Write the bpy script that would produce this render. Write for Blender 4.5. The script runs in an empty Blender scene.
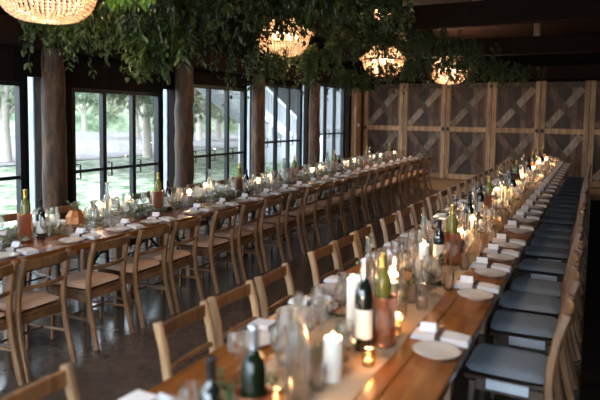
import bpy, math, random
from math import sin, cos, pi, atan, radians
from mathutils import Vector, Matrix

rng = random.Random(7)
scene = bpy.context.scene
COL = scene.collection

# ------------------------------------------------------------------ camera
F, CX, CY, CAMH = 588.0, 300.0, 156.0, 1.80
PITCH = atan(40 / 588.0); ROLL = 0.0125; YAW = atan(295 / 588.0 * cos(PITCH))
CAMR = (Matrix.Rotation(YAW, 3, 'Z') @ Matrix.Rotation(pi / 2 - PITCH, 3, 'X') @ Matrix.Rotation(ROLL, 3, 'Z'))
cam_data = bpy.data.cameras.new('camera'); cam = bpy.data.objects.new('camera', cam_data); COL.objects.link(cam)
cam.matrix_world = Matrix.Translation((0, 0, CAMH)) @ CAMR.to_4x4()
cam_data.sensor_width = 36; cam_data.lens = F / 600 * 36
cam_data.shift_y = (CY - 200) / 600.0
cam_data.clip_start = 0.05; cam_data.clip_end = 400
cam_data.dof.use_dof = True; cam_data.dof.focus_distance = 6.6; cam_data.dof.aperture_fstop = 1.4
scene.camera = cam

vs = scene.view_settings
scene.display_settings.display_device = 'sRGB'
vs.view_transform = 'Standard'; vs.look = 'None'; vs.gamma = 1; vs.exposure = 1.15; vs.use_curve_mapping = False
cy = scene.cycles
cy.use_denoising = True
cy.max_bounces = 8; cy.diffuse_bounces = 4; cy.glossy_bounces = 4; cy.transmission_bounces = 8; cy.transparent_max_bounces = 48
cy.caustics_reflective = False; cy.caustics_refractive = False
cy.sample_clamp_indirect = 4.0

# ------------------------------------------------------------------ materials
MATS = {}
def newmat(name):
    m = bpy.data.materials.new(name); m.use_nodes = True
    nt = m.node_tree; nt.nodes.clear()
    out = nt.nodes.new('ShaderNodeOutputMaterial'); MATS[name] = m
    return m, nt, out
def N(nt, t, **kw):
    n = nt.nodes.new(t)
    for k, v in kw.items():
        if k in n.inputs: n.inputs[k].default_value = v
        else: setattr(n, k, v)
    return n
def L(nt, a, b): nt.links.new(a, b)
def rgba(c): return (c[0], c[1], c[2], 1)

def simple(name, col, rough=.5, metal=0, spec=.5, var=0.0, nscale=8.0, bump=0.0, sheen=0, subs=0, coat=0):
    m, nt, out = newmat(name)
    b = N(nt, 'ShaderNodeBsdfPrincipled'); b.inputs['Roughness'].default_value = rough
    b.inputs['Metallic'].default_value = metal; b.inputs['Specular IOR Level'].default_value = spec
    b.inputs['Coat Weight'].default_value = coat
    b.inputs['Base Color'].default_value = rgba(col)
    if subs: b.inputs['Subsurface Weight'].default_value = subs; b.inputs['Subsurface Radius'].default_value = (.03, .015, .008)
    if var or bump:
        tc = N(nt, 'ShaderNodeTexCoord'); no = N(nt, 'ShaderNodeTexNoise', Scale=nscale, Detail=4.0)
        L(nt, tc.outputs['Object'], no.inputs['Vector'])
        if var:
            r = N(nt, 'ShaderNodeMapRange'); r.inputs['To Min'].default_value = 1 - var; r.inputs['To Max'].default_value = 1 + var
            L(nt, no.outputs['Fac'], r.inputs['Value'])
            mx = N(nt, 'ShaderNodeMix', data_type='RGBA', blend_type='MULTIPLY'); mx.inputs[0].default_value = 1
            mx.inputs[6].default_value = rgba(col); L(nt, r.outputs[0], mx.inputs[7]); L(nt, mx.outputs[2], b.inputs['Base Color'])
        if bump:
            bp = N(nt, 'ShaderNodeBump', Strength=bump, Distance=.01); L(nt, no.outputs['Fac'], bp.inputs['Height']); L(nt, bp.outputs[0], b.inputs['Normal'])
    L(nt, b.outputs[0], out.inputs[0]); return m

def wood(name, c1, c2, rough=.4, scale=(14, 14, 2), spec=.5, rand=.25, bump=.15, coat=0):
    """grain stretched along one axis in object space, with a small tone shift for each object"""
    m, nt, out = newmat(name)
    tc = N(nt, 'ShaderNodeTexCoord'); mp = N(nt, 'ShaderNodeMapping'); mp.inputs['Scale'].default_value = scale
    L(nt, tc.outputs['Object'], mp.inputs['Vector'])
    oi = N(nt, 'ShaderNodeObjectInfo')
    no = N(nt, 'ShaderNodeTexNoise', Scale=1.0, Detail=6.0, Roughness=.6, Distortion=.6); L(nt, mp.outputs[0], no.inputs['Vector'])
    cr = N(nt, 'ShaderNodeValToRGB'); cr.color_ramp.elements[0].position = .32; cr.color_ramp.elements[1].position = .7
    cr.color_ramp.elements[0].color = rgba(c1); cr.color_ramp.elements[1].color = rgba(c2)
    L(nt, no.outputs['Fac'], cr.inputs[0])
    mr = N(nt, 'ShaderNodeMapRange'); mr.inputs['To Min'].default_value = 1 - rand; mr.inputs['To Max'].default_value = 1 + rand
    L(nt, oi.outputs['Random'], mr.inputs['Value'])
    mx = N(nt, 'ShaderNodeMix', data_type='RGBA', blend_type='MULTIPLY'); mx.inputs[0].default_value = 1
    L(nt, cr.outputs[0], mx.inputs[6]); L(nt, mr.outputs[0], mx.inputs[7])
    b = N(nt, 'ShaderNodeBsdfPrincipled'); b.inputs['Roughness'].default_value = rough; b.inputs['Specular IOR Level'].default_value = spec
    b.inputs['Coat Weight'].default_value = coat; b.inputs['Coat Roughness'].default_value = .2
    L(nt, mx.outputs[2], b.inputs['Base Color'])
    bp = N(nt, 'ShaderNodeBump', Strength=bump, Distance=.004); L(nt, no.outputs['Fac'], bp.inputs['Height']); L(nt, bp.outputs[0], b.inputs['Normal'])
    L(nt, b.outputs[0], out.inputs[0]); return m

def thin_glass(name, tint=(1, 1, 1), refl=.12, rough=.02, edge=.55):
    """thin clear glass: lets light straight through and mirrors more at grazing angles"""
    m, nt, out = newmat(name)
    t = N(nt, 'ShaderNodeBsdfTransparent'); t.inputs[0].default_value = rgba(tint)
    g = N(nt, 'ShaderNodeBsdfGlossy'); g.inputs['Roughness'].default_value = rough
    lw = N(nt, 'ShaderNodeLayerWeight', Blend=.35)
    r = N(nt, 'ShaderNodeMapRange'); r.inputs['To Min'].default_value = refl; r.inputs['To Max'].default_value = edge
    L(nt, lw.outputs['Facing'], r.inputs['Value'])
    mx = N(nt, 'ShaderNodeMixShader'); L(nt, r.outputs[0], mx.inputs[0]); L(nt, t.outputs[0], mx.inputs[1]); L(nt, g.outputs[0], mx.inputs[2])
    L(nt, mx.outputs[0], out.inputs[0]); return m

def real_glass(name):
    m, nt, out = newmat(name)
    t = N(nt, 'ShaderNodeBsdfTransparent'); t.inputs[0].default_value = (.97, .97, .96, 1)
    g = N(nt, 'ShaderNodeBsdfGlass', IOR=1.45); g.inputs['Roughness'].default_value = .0
    mx = N(nt, 'ShaderNodeMixShader'); mx.inputs[0].default_value = .5; L(nt, t.outputs[0], mx.inputs[1]); L(nt, g.outputs[0], mx.inputs[2])
    L(nt, mx.outputs[0], out.inputs[0]); return m

def emit(name, col, strength):
    m, nt, out = newmat(name); e = N(nt, 'ShaderNodeEmission', Strength=strength); e.inputs[0].default_value = rgba(col)
    L(nt, e.outputs[0], out.inputs[0]); return m

def leafmat(name, col, col2, rough=.45, trans=.25):
    m, nt, out = newmat(name)
    tc = N(nt, 'ShaderNodeTexCoord'); no = N(nt, 'ShaderNodeTexNoise', Scale=9.0, Detail=2.0); L(nt, tc.outputs['Object'], no.inputs['Vector'])
    cr = N(nt, 'ShaderNodeValToRGB'); cr.color_ramp.elements[0].color = rgba(col); cr.color_ramp.elements[1].color = rgba(col2)
    cr.color_ramp.elements[0].position = .35; cr.color_ramp.elements[1].position = .68
    L(nt, no.outputs['Fac'], cr.inputs[0])
    b = N(nt, 'ShaderNodeBsdfPrincipled'); b.inputs['Roughness'].default_value = rough; L(nt, cr.outputs[0], b.inputs['Base Color'])
    t = N(nt, 'ShaderNodeBsdfTranslucent'); L(nt, cr.outputs[0], t.inputs[0])
    mx = N(nt, 'ShaderNodeMixShader'); mx.inputs[0].default_value = trans; L(nt, b.outputs[0], mx.inputs[1]); L(nt, t.outputs[0], mx.inputs[2])
    L(nt, mx.outputs[0], out.inputs[0]); return m

def planks(name, cols, width, axis='X', rough=.7, bump=.3, spec=.5):
    """vertical boards: each board of width WIDTH along AXIS takes a tone of its own, with grain and a dark joint"""
    m, nt, out = newmat(name)
    tc = N(nt, 'ShaderNodeTexCoord'); sp = N(nt, 'ShaderNodeSeparateXYZ'); L(nt, tc.outputs['Object'], sp.inputs[0])
    dv = N(nt, 'ShaderNodeMath', operation='DIVIDE'); dv.inputs[1].default_value = width; L(nt, sp.outputs[axis], dv.inputs[0])
    fl = N(nt, 'ShaderNodeMath', operation='FLOOR'); L(nt, dv.outputs[0], fl.inputs[0])
    fr = N(nt, 'ShaderNodeMath', operation='FRACT'); L(nt, dv.outputs[0], fr.inputs[0])
    wn = N(nt, 'ShaderNodeTexWhiteNoise', noise_dimensions='1D'); L(nt, fl.outputs[0], wn.inputs['W'])
    cr = N(nt, 'ShaderNodeValToRGB'); cr.color_ramp.interpolation = 'CONSTANT'
    els = cr.color_ramp.elements
    while len(els) < len(cols): els.new(.5)
    for i, c in enumerate(cols): els[i].position = i / len(cols); els[i].color = rgba(c)
    L(nt, wn.outputs['Value'], cr.inputs[0])
    mp = N(nt, 'ShaderNodeMapping'); mp.inputs['Scale'].default_value = (30, 30, 2); L(nt, tc.outputs['Object'], mp.inputs[0])
    no = N(nt, 'ShaderNodeTexNoise', Scale=1.0, Detail=6.0); L(nt, mp.outputs[0], no.inputs['Vector'])
    mr = N(nt, 'ShaderNodeMapRange'); mr.inputs['To Min'].default_value = .55; mr.inputs['To Max'].default_value = 1.45; L(nt, no.outputs['Fac'], mr.inputs[0])
    gp = N(nt, 'ShaderNodeMath', operation='COMPARE'); gp.inputs[1].default_value = 0.0; gp.inputs[2].default_value = .05; L(nt, fr.outputs[0], gp.inputs[0])
    gi = N(nt, 'ShaderNodeMapRange'); gi.inputs['To Min'].default_value = 1; gi.inputs['To Max'].default_value = .25; L(nt, gp.outputs[0], gi.inputs[0])
    m1 = N(nt, 'ShaderNodeMath', operation='MULTIPLY'); L(nt, mr.outputs[0], m1.inputs[0]); L(nt, gi.outputs[0], m1.inputs[1])
    mx = N(nt, 'ShaderNodeMix', data_type='RGBA', blend_type='MULTIPLY'); mx.inputs[0].default_value = 1
    L(nt, cr.outputs[0], mx.inputs[6]); L(nt, m1.outputs[0], mx.inputs[7])
    b = N(nt, 'ShaderNodeBsdfPrincipled'); b.inputs['Roughness'].default_value = rough; b.inputs['Specular IOR Level'].default_value = spec; L(nt, mx.outputs[2], b.inputs['Base Color'])
    bp = N(nt, 'ShaderNodeBump', Strength=bump, Distance=.01); L(nt, m1.outputs[0], bp.inputs['Height']); L(nt, bp.outputs[0], b.inputs['Normal'])
    L(nt, b.outputs[0], out.inputs[0]); return m

wood('chair_wood', (.085, .036, .013), (.23, .11, .045), .36, (20, 20, 3))
wood('chair_wood_dark', (.022, .012, .008), (.06, .032, .018), .45, (20, 20, 3))
wood('chair_wood_pale', (.20, .105, .045), (.42, .25, .13), .42, (20, 20, 3))
wood('table_wood', (.145, .043, .008), (.33, .118, .028), .27, (9, 1.2, 9), rand=.08, coat=.15)
wood('table_leg_wood', (.24, .14, .085), (.40, .26, .17), .55, (16, 16, 2))
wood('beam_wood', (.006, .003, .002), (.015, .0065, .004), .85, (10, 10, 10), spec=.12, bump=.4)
wood('barn_frame', (.19, .10, .05), (.50, .315, .175), .7, (16, 16, 2), rand=.22, bump=.4)
wood('barn_brace', (.12, .088, .064), (.31, .245, .185), .75, (10, 10, 3), rand=.3, bump=.4)
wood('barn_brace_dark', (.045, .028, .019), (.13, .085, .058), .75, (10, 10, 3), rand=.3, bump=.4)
wood('log_bark', (.007, .0035, .002), (.105, .046, .018), .8, (18, 18, 3), rand=.15, bump=1.0)
wood('pale_timber', (.20, .225, .25), (.36, .38, .40), .8, (14, 14, 2), rand=.1, bump=.4)
planks('barn_planks', [(.045, .026, .017), (.082, .048, .030), (.024, .015, .011), (.14, .085, .055), (.05, .034, .025), (.08, .036, .021)], .15)
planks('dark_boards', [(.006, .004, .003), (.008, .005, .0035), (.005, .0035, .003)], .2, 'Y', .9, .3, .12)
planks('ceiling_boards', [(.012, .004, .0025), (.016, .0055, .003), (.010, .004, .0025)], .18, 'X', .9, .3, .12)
planks('pale_floor_strip', [(.50, .31, .175), (.55, .35, .205), (.47, .29, .165)], .16, 'Y', .45, .1)
simple('black_metal', (.004, .006, .008), .5, .0, .25)
simple('dark_iron', (.02, .018, .017), .5, .6)
simple('copper', (.93, .50, .36), .33, 1.0)
simple('old_copper', (.55, .25, .11), .4, .85, var=.3)
simple('wax', (.93, .87, .79), .5, subs=.5)
simple('wick', (.02, .015, .01), .8)
emit('flame', (1, .62, .30), 10)
emit('bulb', (1, .70, .42), 12)
simple('cushion_beige', (.50, .34, .26), .9, var=.18, nscale=40, bump=.2)
simple('cushion_grey', (.175, .20, .235), .9, var=.2, nscale=40, bump=.2)
simple('strap_grey', (.42, .45, .50), .8)
simple('linen', (.68, .65, .66), .85, var=.06, nscale=60, bump=.1)
simple('card', (.74, .75, .79), .6)
simple('dark_ribbon', (.035, .015, .012), .6)
simple('ceramic', (.56, .52, .48), .12, var=.05)
simple('gilt', (.75, .52, .26), .25, 1.0)
simple('label_paper', (.80, .77, .70), .6, var=.05)
simple('red_bottle', (.008, .010, .008), .06, spec=.8, coat=.4)
simple('black_foil', (.014, .013, .015), .3, .4)
simple('silver_foil', (.66, .68, .72), .28, .9)
simple('gold_foil', (.55, .42, .12), .3, .9)
simple('hessian', (.42, .30, .20), .9, var=.25, nscale=90, bump=.4)
simple('white_paint', (.36, .37, .38), .6)
simple('white_plastic', (.82, .82, .80), .35)
simple('grey_render', (.11, .112, .115), .85, var=.08, nscale=3)
simple('stem_green', (.06, .075, .03), .7)
simple('bark', (.30, .26, .22), .9, var=.3, nscale=6, bump=.5)
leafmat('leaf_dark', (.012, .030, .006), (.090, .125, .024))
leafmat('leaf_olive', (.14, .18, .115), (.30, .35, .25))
leafmat('leaf_shade', (.008, .020, .005), (.050, .075, .016))  # darker copy of leaf_dark, shade put into colour for less lit garlands
leafmat('leaf_fern', (.06, .14, .04), (.15, .27, .08))
leafmat('leaf_fresh', (.10, .20, .02), (.24, .36, .05))
leafmat('leaf_tree', (.085, .12, .065), (.235, .26, .175), .7, .3)
leafmat('leaf_tree_gold', (.15, .15, .085), (.28, .27, .18), .7, .3)
thin_glass('window_glass', (.97, .99, .985), .03, .0, .30)
real_glass('clear_glass')
thin_glass('tinted_glass', (.80, .62, .38), .10, .03, .5)
thin_glass('votive_glass', (.95, .80, .58), .12, .05, .5)
def bottle_glass(name, col):
    m, nt, out = newmat(name)
    t = N(nt, 'ShaderNodeBsdfTransparent'); t.inputs[0].default_value = rgba(col)
    d = N(nt, 'ShaderNodeBsdfPrincipled'); d.inputs['Base Color'].default_value = rgba([c * .55 for c in col]); d.inputs['Roughness'].default_value = .08
    d.inputs['Specular IOR Level'].default_value = .8
    mx = N(nt, 'ShaderNodeMixShader'); mx.inputs[0].default_value = .6; L(nt, t.outputs[0], mx.inputs[1]); L(nt, d.outputs[0], mx.inputs[2]); L(nt, mx.outputs[0], out.inputs[0])
bottle_glass('white_bottle', (.42, .37, .07))
bottle_glass('green_bottle', (.022, .034, .014))
def beadmat():
    m, nt, out = newmat('bead')
    d = N(nt, 'ShaderNodeBsdfPrincipled'); d.inputs['Base Color'].default_value = (.86, .74, .62, 1); d.inputs['Roughness'].default_value = .12
    t = N(nt, 'ShaderNodeBsdfTranslucent'); t.inputs[0].default_value = (.85, .68, .52, 1)
    mx = N(nt, 'ShaderNodeMixShader'); mx.inputs[0].default_value = .6; L(nt, d.outputs[0], mx.inputs[1]); L(nt, t.outputs[0], mx.inputs[2]); L(nt, mx.outputs[0], out.inputs[0])
beadmat()
def floormat():
    m, nt, out = newmat('polished_floor')
    tc = N(nt, 'ShaderNodeTexCoord')
    no = N(nt, 'ShaderNodeTexNoise', Scale=2.2, Detail=8.0, Roughness=.65); L(nt, tc.outputs['Object'], no.inputs['Vector'])
    n2 = N(nt, 'ShaderNodeTexNoise', Scale=14.0, Detail=5.0); L(nt, tc.outputs['Object'], n2.inputs['Vector'])
    cr = N(nt, 'ShaderNodeValToRGB'); e = cr.color_ramp.elements
    e[0].position = .3; e[0].color = (.048, .034, .027, 1); e[1].position = .72; e[1].color = (.120, .088, .070, 1)
    ad = N(nt, 'ShaderNodeMix', data_type='FLOAT'); ad.inputs[0].default_value = .4; L(nt, no.outputs['Fac'], ad.inputs[2]); L(nt, n2.outputs['Fac'], ad.inputs[3])
    L(nt, ad.outputs[0], cr.inputs[0])
    b = N(nt, 'ShaderNodeBsdfPrincipled'); L(nt, cr.outputs[0], b.inputs['Base Color'])
    r = N(nt, 'ShaderNodeMapRange'); r.inputs['To Min'].default_value = .07; r.inputs['To Max'].default_value = .26; L(nt, no.outputs['Fac'], r.inputs[0]); L(nt, r.outputs[0], b.inputs['Roughness'])
    bp = N(nt, 'ShaderNodeBump', Strength=.05, Distance=.01); L(nt, n2.outputs['Fac'], bp.inputs['Height']); L(nt, bp.outputs[0], b.inputs['Normal'])
    L(nt, b.outputs[0], out.inputs[0])
floormat()
def groundmat(name, c1, c2, scale):
    m, nt, out = newmat(name)
    tc = N(nt, 'ShaderNodeTexCoord'); no = N(nt, 'ShaderNodeTexNoise', Scale=scale, Detail=7.0, Roughness=.7); L(nt, tc.outputs['Object'], no.inputs['Vector'])
    cr = N(nt, 'ShaderNodeValToRGB'); cr.color_ramp.elements[0].position = .40; cr.color_ramp.elements[1].position = .60
    cr.color_ramp.elements[0].color = rgba(c1); cr.color_ramp.elements[1].color = rgba(c2); L(nt, no.outputs['Fac'], cr.inputs[0])
    b = N(nt, 'ShaderNodeBsdfPrincipled'); b.inputs['Roughness'].default_value = .95; b.inputs['Specular IOR Level'].default_value = .1
    L(nt, cr.outputs[0], b.inputs['Base Color']); L(nt, b.outputs[0], out.inputs[0])
groundmat('lawn', (.04, .068, .028), (.235, .23, .185), 1.9)
groundmat('woodland', (.05, .075, .04), (.20, .22, .15), .6)
groundmat('gravel', (.085, .085, .09), (.165, .145, .135), 1.1)

# ------------------------------------------------------------------ mesh building
class MB:
    def __init__(s): s.v = []; s.f = []
    def quadbox(s, pts):
        b = len(s.v); s.v += [tuple(p) for p in pts]
        s.f += [tuple(b + i for i in q) for q in ((0, 3, 2, 1), (4, 5, 6, 7), (0, 1, 5, 4), (1, 2, 6, 5), (2, 3, 7, 6), (3, 0, 4, 7))]
    def box(s, x0, x1, y0, y1, z0, z1):
        s.quadbox([(x0, y0, z0), (x1, y0, z0), (x1, y1, z0), (x0, y1, z0), (x0, y0, z1), (x1, y0, z1), (x1, y1, z1), (x0, y1, z1)]); return s
    def cbox(s, x0, x1, y0, y1, z0, z1, c=.008):
        """box with chamfered vertical and top/bottom edges"""
        prof = [(c, 0), (0, c), (0, z1 - z0 - c), (c, z1 - z0)]
        b = len(s.v)
        for ins, dz in prof:
            k = ins
            s.v += [(x0 + k + c, y0 + k, z0 + dz), (x1 - k - c, y0 + k, z0 + dz), (x1 - k, y0 + k + c, z0 + dz), (x1 - k, y1 - k - c, z0 + dz),
                    (x1 - k - c, y1 - k, z0 + dz), (x0 + k + c, y1 - k, z0 + dz), (x0 + k, y1 - k - c, z0 + dz), (x0 + k, y0 + k + c, z0 + dz)]
        for r in range(3):
            for i in range(8):
                j = (i + 1) % 8; s.f.append((b + r * 8 + i, b + r * 8 + j, b + r * 8 + 8 + j, b + r * 8 + 8 + i))
        s.f.append(tuple(b + i for i in range(7, -1, -1))); s.f.append(tuple(b + 24 + i for i in range(8))); return s
    def bar(s, a, b_, w, d, up=(0, 0, 1)):
        """square-section bar from a to b_: w across, d along up"""
        a = Vector(a); b_ = Vector(b_); t = (b_ - a).normalized(); u = Vector(up); side = t.cross(u)
        if side.length < 1e-5: side = t.cross(Vector((1, 0, 0)))
        side.normalize(); u = side.cross(t).normalized(); side *= w / 2; u *= d / 2
        s.quadbox([a - side - u, a + side - u, a + side + u, a - side + u, b_ - side - u, b_ + side - u, b_ + side + u, b_ - side + u]); return s
    def sweep(s, pts, prof, side_axis=(1, 0, 0)):
        """sweep closed 2D profiles along points; prof: one list of (a, b) or one per point; a along side_axis, b across"""
        pts = [Vector(p) for p in pts]; n = len(pts); b0 = len(s.v)
        if isinstance(prof[0][0], (int, float)): prof = [prof] * n
        k = len(prof[0]); sx = Vector(side_axis)
        for i, p in enumerate(pts):
            t = (pts[min(i + 1, n - 1)] - pts[max(i - 1, 0)]).normalized()
            nb = t.cross(sx)
            if nb.length < 1e-6: nb = Vector((0, 0, 1))
            nb.normalize(); sd = nb.cross(t).normalized()
            for a, c in prof[i]: s.v.append(tuple(p + sd * a + nb * c))
        for i in range(n - 1):
            for j in range(k):
                q = (j + 1) % k
                s.f.append((b0 + i * k + j, b0 + i * k + q, b0 + (i + 1) * k + q, b0 + (i + 1) * k + j))
        s.f.append(tuple(b0 + j for j in range(k - 1, -1, -1))); s.f.append(tuple(b0 + (n - 1) * k + j for j in range(k))); return s
    def tube(s, pts, r, n=6):
        rs = r if isinstance(r, (list, tuple)) else [r] * len(pts)
        pr = [[(q * cos(2 * pi * j / n), q * sin(2 * pi * j / n)) for j in range(n)] for q in rs]
        pts = [Vector(p) for p in pts]; d = pts[-1] - pts[0]
        ax = (1, 0, 0) if abs(d.x) < .8 * d.length else (0, 1, 0)
        return s.sweep(pts, pr, ax)
    def lathe(s, prof, n=16, c=(0, 0, 0), cap=True):
        b = len(s.v); m = len(prof)
        for r, z in prof:
            for j in range(n):
                a = 2 * pi * j / n; s.v.append((c[0] + r * cos(a), c[1] + r * sin(a), c[2] + z))
        for i in range(m - 1):
            for j in range(n):
                q = (j + 1) % n; s.f.append((b + i * n + j, b + i * n + q, b + (i + 1) * n + q, b + (i + 1) * n + j))
        if cap:
            if prof[0][0] > 1e-4: s.f.append(tuple(b + j for j in range(n - 1, -1, -1)))
            if prof[-1][0] > 1e-4: s.f.append(tuple(b + (m - 1) * n + j for j in range(n)))
        return s
    def octa(s, c, r, rz=None):
        b = len(s.v); rz = rz or r
        s.v += [(c[0] + r, c[1], c[2]), (c[0], c[1] + r, c[2]), (c[0] - r, c[1], c[2]), (c[0], c[1] - r, c[2]), (c[0], c[1], c[2] + rz), (c[0], c[1], c[2] - rz)]
        for i in range(4):
            j = (i + 1) % 4; s.f += [(b + i, b + j, b + 4), (b + j, b + i, b + 5)]
        return s
    def leaf(s, p, d, up, ln, w, fold=.25):
        p = Vector(p); d = Vector(d).normalized(); u = Vector(up); sd = d.cross(u)
        if sd.length < 1e-4: sd = d.cross(Vector((1, .3, 0)))
        sd.normalize(); u = sd.cross(d).normalized(); b = len(s.v)
        m1 = p + d * ln * .38; m2 = p + d * ln * .72 - u * ln * .06; tip = p + d * ln - u * ln * .16
        f = u * w * fold
        s.v += [tuple(x) for x in (p, m1 + sd * w * .5 + f, m2 + sd * w * .36 + f * .6, tip, m2 - sd * w * .36 + f * .6, m1 - sd * w * .5 + f, m1, m2)]
        s.f += [(b, b + 6, b + 1), (b + 6, b + 7, b + 2, b + 1), (b + 7, b + 3, b + 2), (b, b + 5, b + 6), (b + 6, b + 5, b + 4, b + 7), (b + 7, b + 4, b + 3)]
        return s
    def mesh(s, name, mat, smooth=40):
        me = bpy.data.meshes.new(name); me.from_pydata(s.v, [], s.f); me.validate(); me.materials.append(MATS[mat])
        if smooth:
            me.polygons.foreach_set('use_smooth', [True] * len(me.polygons)); me.set_sharp_from_angle(angle=radians(smooth))
        me.update(); return me
    def build(s, name, mat, parent=None, smooth=40, label=None):
        o = bpy.data.objects.new(name, s.mesh(name, mat, smooth)); COL.objects.link(o)
        if parent is not None: o.parent = parent
        if label: o['label'] = label
        return o

def tag(o, label=None, cat=None, group=None, kind=None):
    if label: o['label'] = label
    if cat: o['category'] = cat
    if group: o['group'] = group
    elif 'group' in o: del o['group']
    if kind: o['kind'] = kind
    return o
def empty(name, loc=(0, 0, 0), rz=0):
    o = bpy.data.objects.new(name, None); COL.objects.link(o); o.location = loc; o.rotation_euler = (0, 0, rz); o.empty_display_size = .1; return o
def copy_tree(o, parent=None):
    c = o.copy(); COL.objects.link(c)
    if parent is not None: c.parent = parent
    for ch in list(o.children): copy_tree(ch, c)
    return c
class Proto:
    """first use hands out the thing itself, later uses copies of it and its parts"""
    def __init__(s, root): s.root = root; s.used = False
    def put(s, loc, rz, label, cat, group):
        o = s.root if not s.used else copy_tree(s.root); s.used = True
        o.location = loc; o.rotation_euler = (0, 0, rz); return tag(o, label, cat, group)
ONES = ['first', 'second', 'third', 'fourth', 'fifth', 'sixth', 'seventh', 'eighth', 'ninth', 'tenth', 'eleventh', 'twelfth', 'thirteenth', 'fourteenth',
        'fifteenth', 'sixteenth', 'seventeenth', 'eighteenth', 'nineteenth', 'twentieth']
TENS = {2: 'twenty', 3: 'thirty', 4: 'forty', 5: 'fifty', 6: 'sixty', 7: 'seventy'}
def nth(i):
    i += 1
    if i <= 20: return ONES[i - 1]
    t, u = divmod(i, 10)
    return (TENS[t][:-1] + 'ieth') if u == 0 else TENS[t] + '-' + ONES[u - 1]
def rect(w, d): return [(-w / 2, -d / 2), (w / 2, -d / 2), (w / 2, d / 2), (-w / 2, d / 2)]
def rrect(w, d, c):
    w /= 2; d /= 2
    return [(-w + c, -d), (w - c, -d), (w, -d + c), (w, d - c), (w - c, d), (-w + c, d), (-w, d - c), (-w, -d + c)]

# ------------------------------------------------------------------ room
XL, XR, YB, YF, ZC = -6.5, 4.6, 17.3, -4.0, 3.75
def struct(o, label): o['kind'] = 'structure'; o['label'] = label; return o
YS = 14.66
m = MB(); m.box(XL - .3, XR + .2, YF - .2, YS, -.12, 0)
struct(m.build('floor', 'polished_floor', smooth=0), 'dark brown polished floor between the long tables')
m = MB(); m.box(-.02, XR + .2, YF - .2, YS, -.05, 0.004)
struct(m.build('floor_shade_panel', 'dark_boards', smooth=0), 'near-black panel added to shade the floor beside the grey padded chairs')  # dark sheet laid over the floor; the shade there is in its colour
m = MB(); m.box(XL - .3, XR + .2, YS, YB + .3, -.12, 0.004)
struct(m.build('floor_strip', 'pale_floor_strip', smooth=0), 'pale tan strip of floor along the barn doors')  # floor by the doors, set in a paler tone than the rest
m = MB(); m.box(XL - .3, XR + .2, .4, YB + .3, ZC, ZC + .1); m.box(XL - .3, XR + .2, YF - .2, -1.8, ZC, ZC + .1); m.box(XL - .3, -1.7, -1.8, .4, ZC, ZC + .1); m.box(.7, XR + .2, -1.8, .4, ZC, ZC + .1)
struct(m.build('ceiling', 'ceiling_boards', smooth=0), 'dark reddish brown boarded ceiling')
m = MB(); m.box(XL - .3, XR + .2, YB, YB + .15, 0, ZC)
struct(m.build('wall_back', 'dark_boards', smooth=0), 'dark boarded wall behind the barn doors')
m = MB(); m.box(XR, XR + .15, YF, YB, 0, ZC); struct(m.build('wall_right', 'dark_boards', smooth=0), 'dark boarded wall')
m = MB(); m.box(XL - .2, XR, YF - .15, YF, 2.7, ZC); m.box(1.4, XR, YF - .15, YF, 0, 2.7); m.box(XL - .2, XL + .3, YF - .15, YF, 0, 2.7); struct(m.build('wall_front', 'dark_boards', smooth=0), 'dark boarded wall behind the viewer')

# window bays: y0, y1, head, rail
BAYS = [(-2.07, -.19, 2.10, .97), (.60, 2.48, 2.10, .97), (3.27, 5.14, 2.145, .975), (5.90, 7.78, 2.105, .975), (8.58, 10.45, 2.30, 1.03), (11.20, 13.05, 2.455, 1.20), (13.95, 15.85, 2.60, 1.32)]
STRIP = (.05, .34)      # the narrow glazed slot beside each window
m = MB()
prev = YF
for y0, y1, hd, rl in BAYS:
    m.box(XL - .12, XL, prev, y0, 0, ZC)
    m.box(XL - .12, XL, y0, y1, hd + .05, ZC)
    m.box(XL - .12, XL, y1, y1 + STRIP[0], 0, ZC)
    m.box(XL - .12, XL, y1 + STRIP[0], y1 + STRIP[1], hd + .12, ZC)
    prev = y1 + STRIP[1]
m.box(XL - .12, XL, prev, YB, 0, ZC)
struct(m.build('wall_left', 'dark_boards', smooth=0), 'dark timber wall with the row of tall glazed doors')

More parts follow.
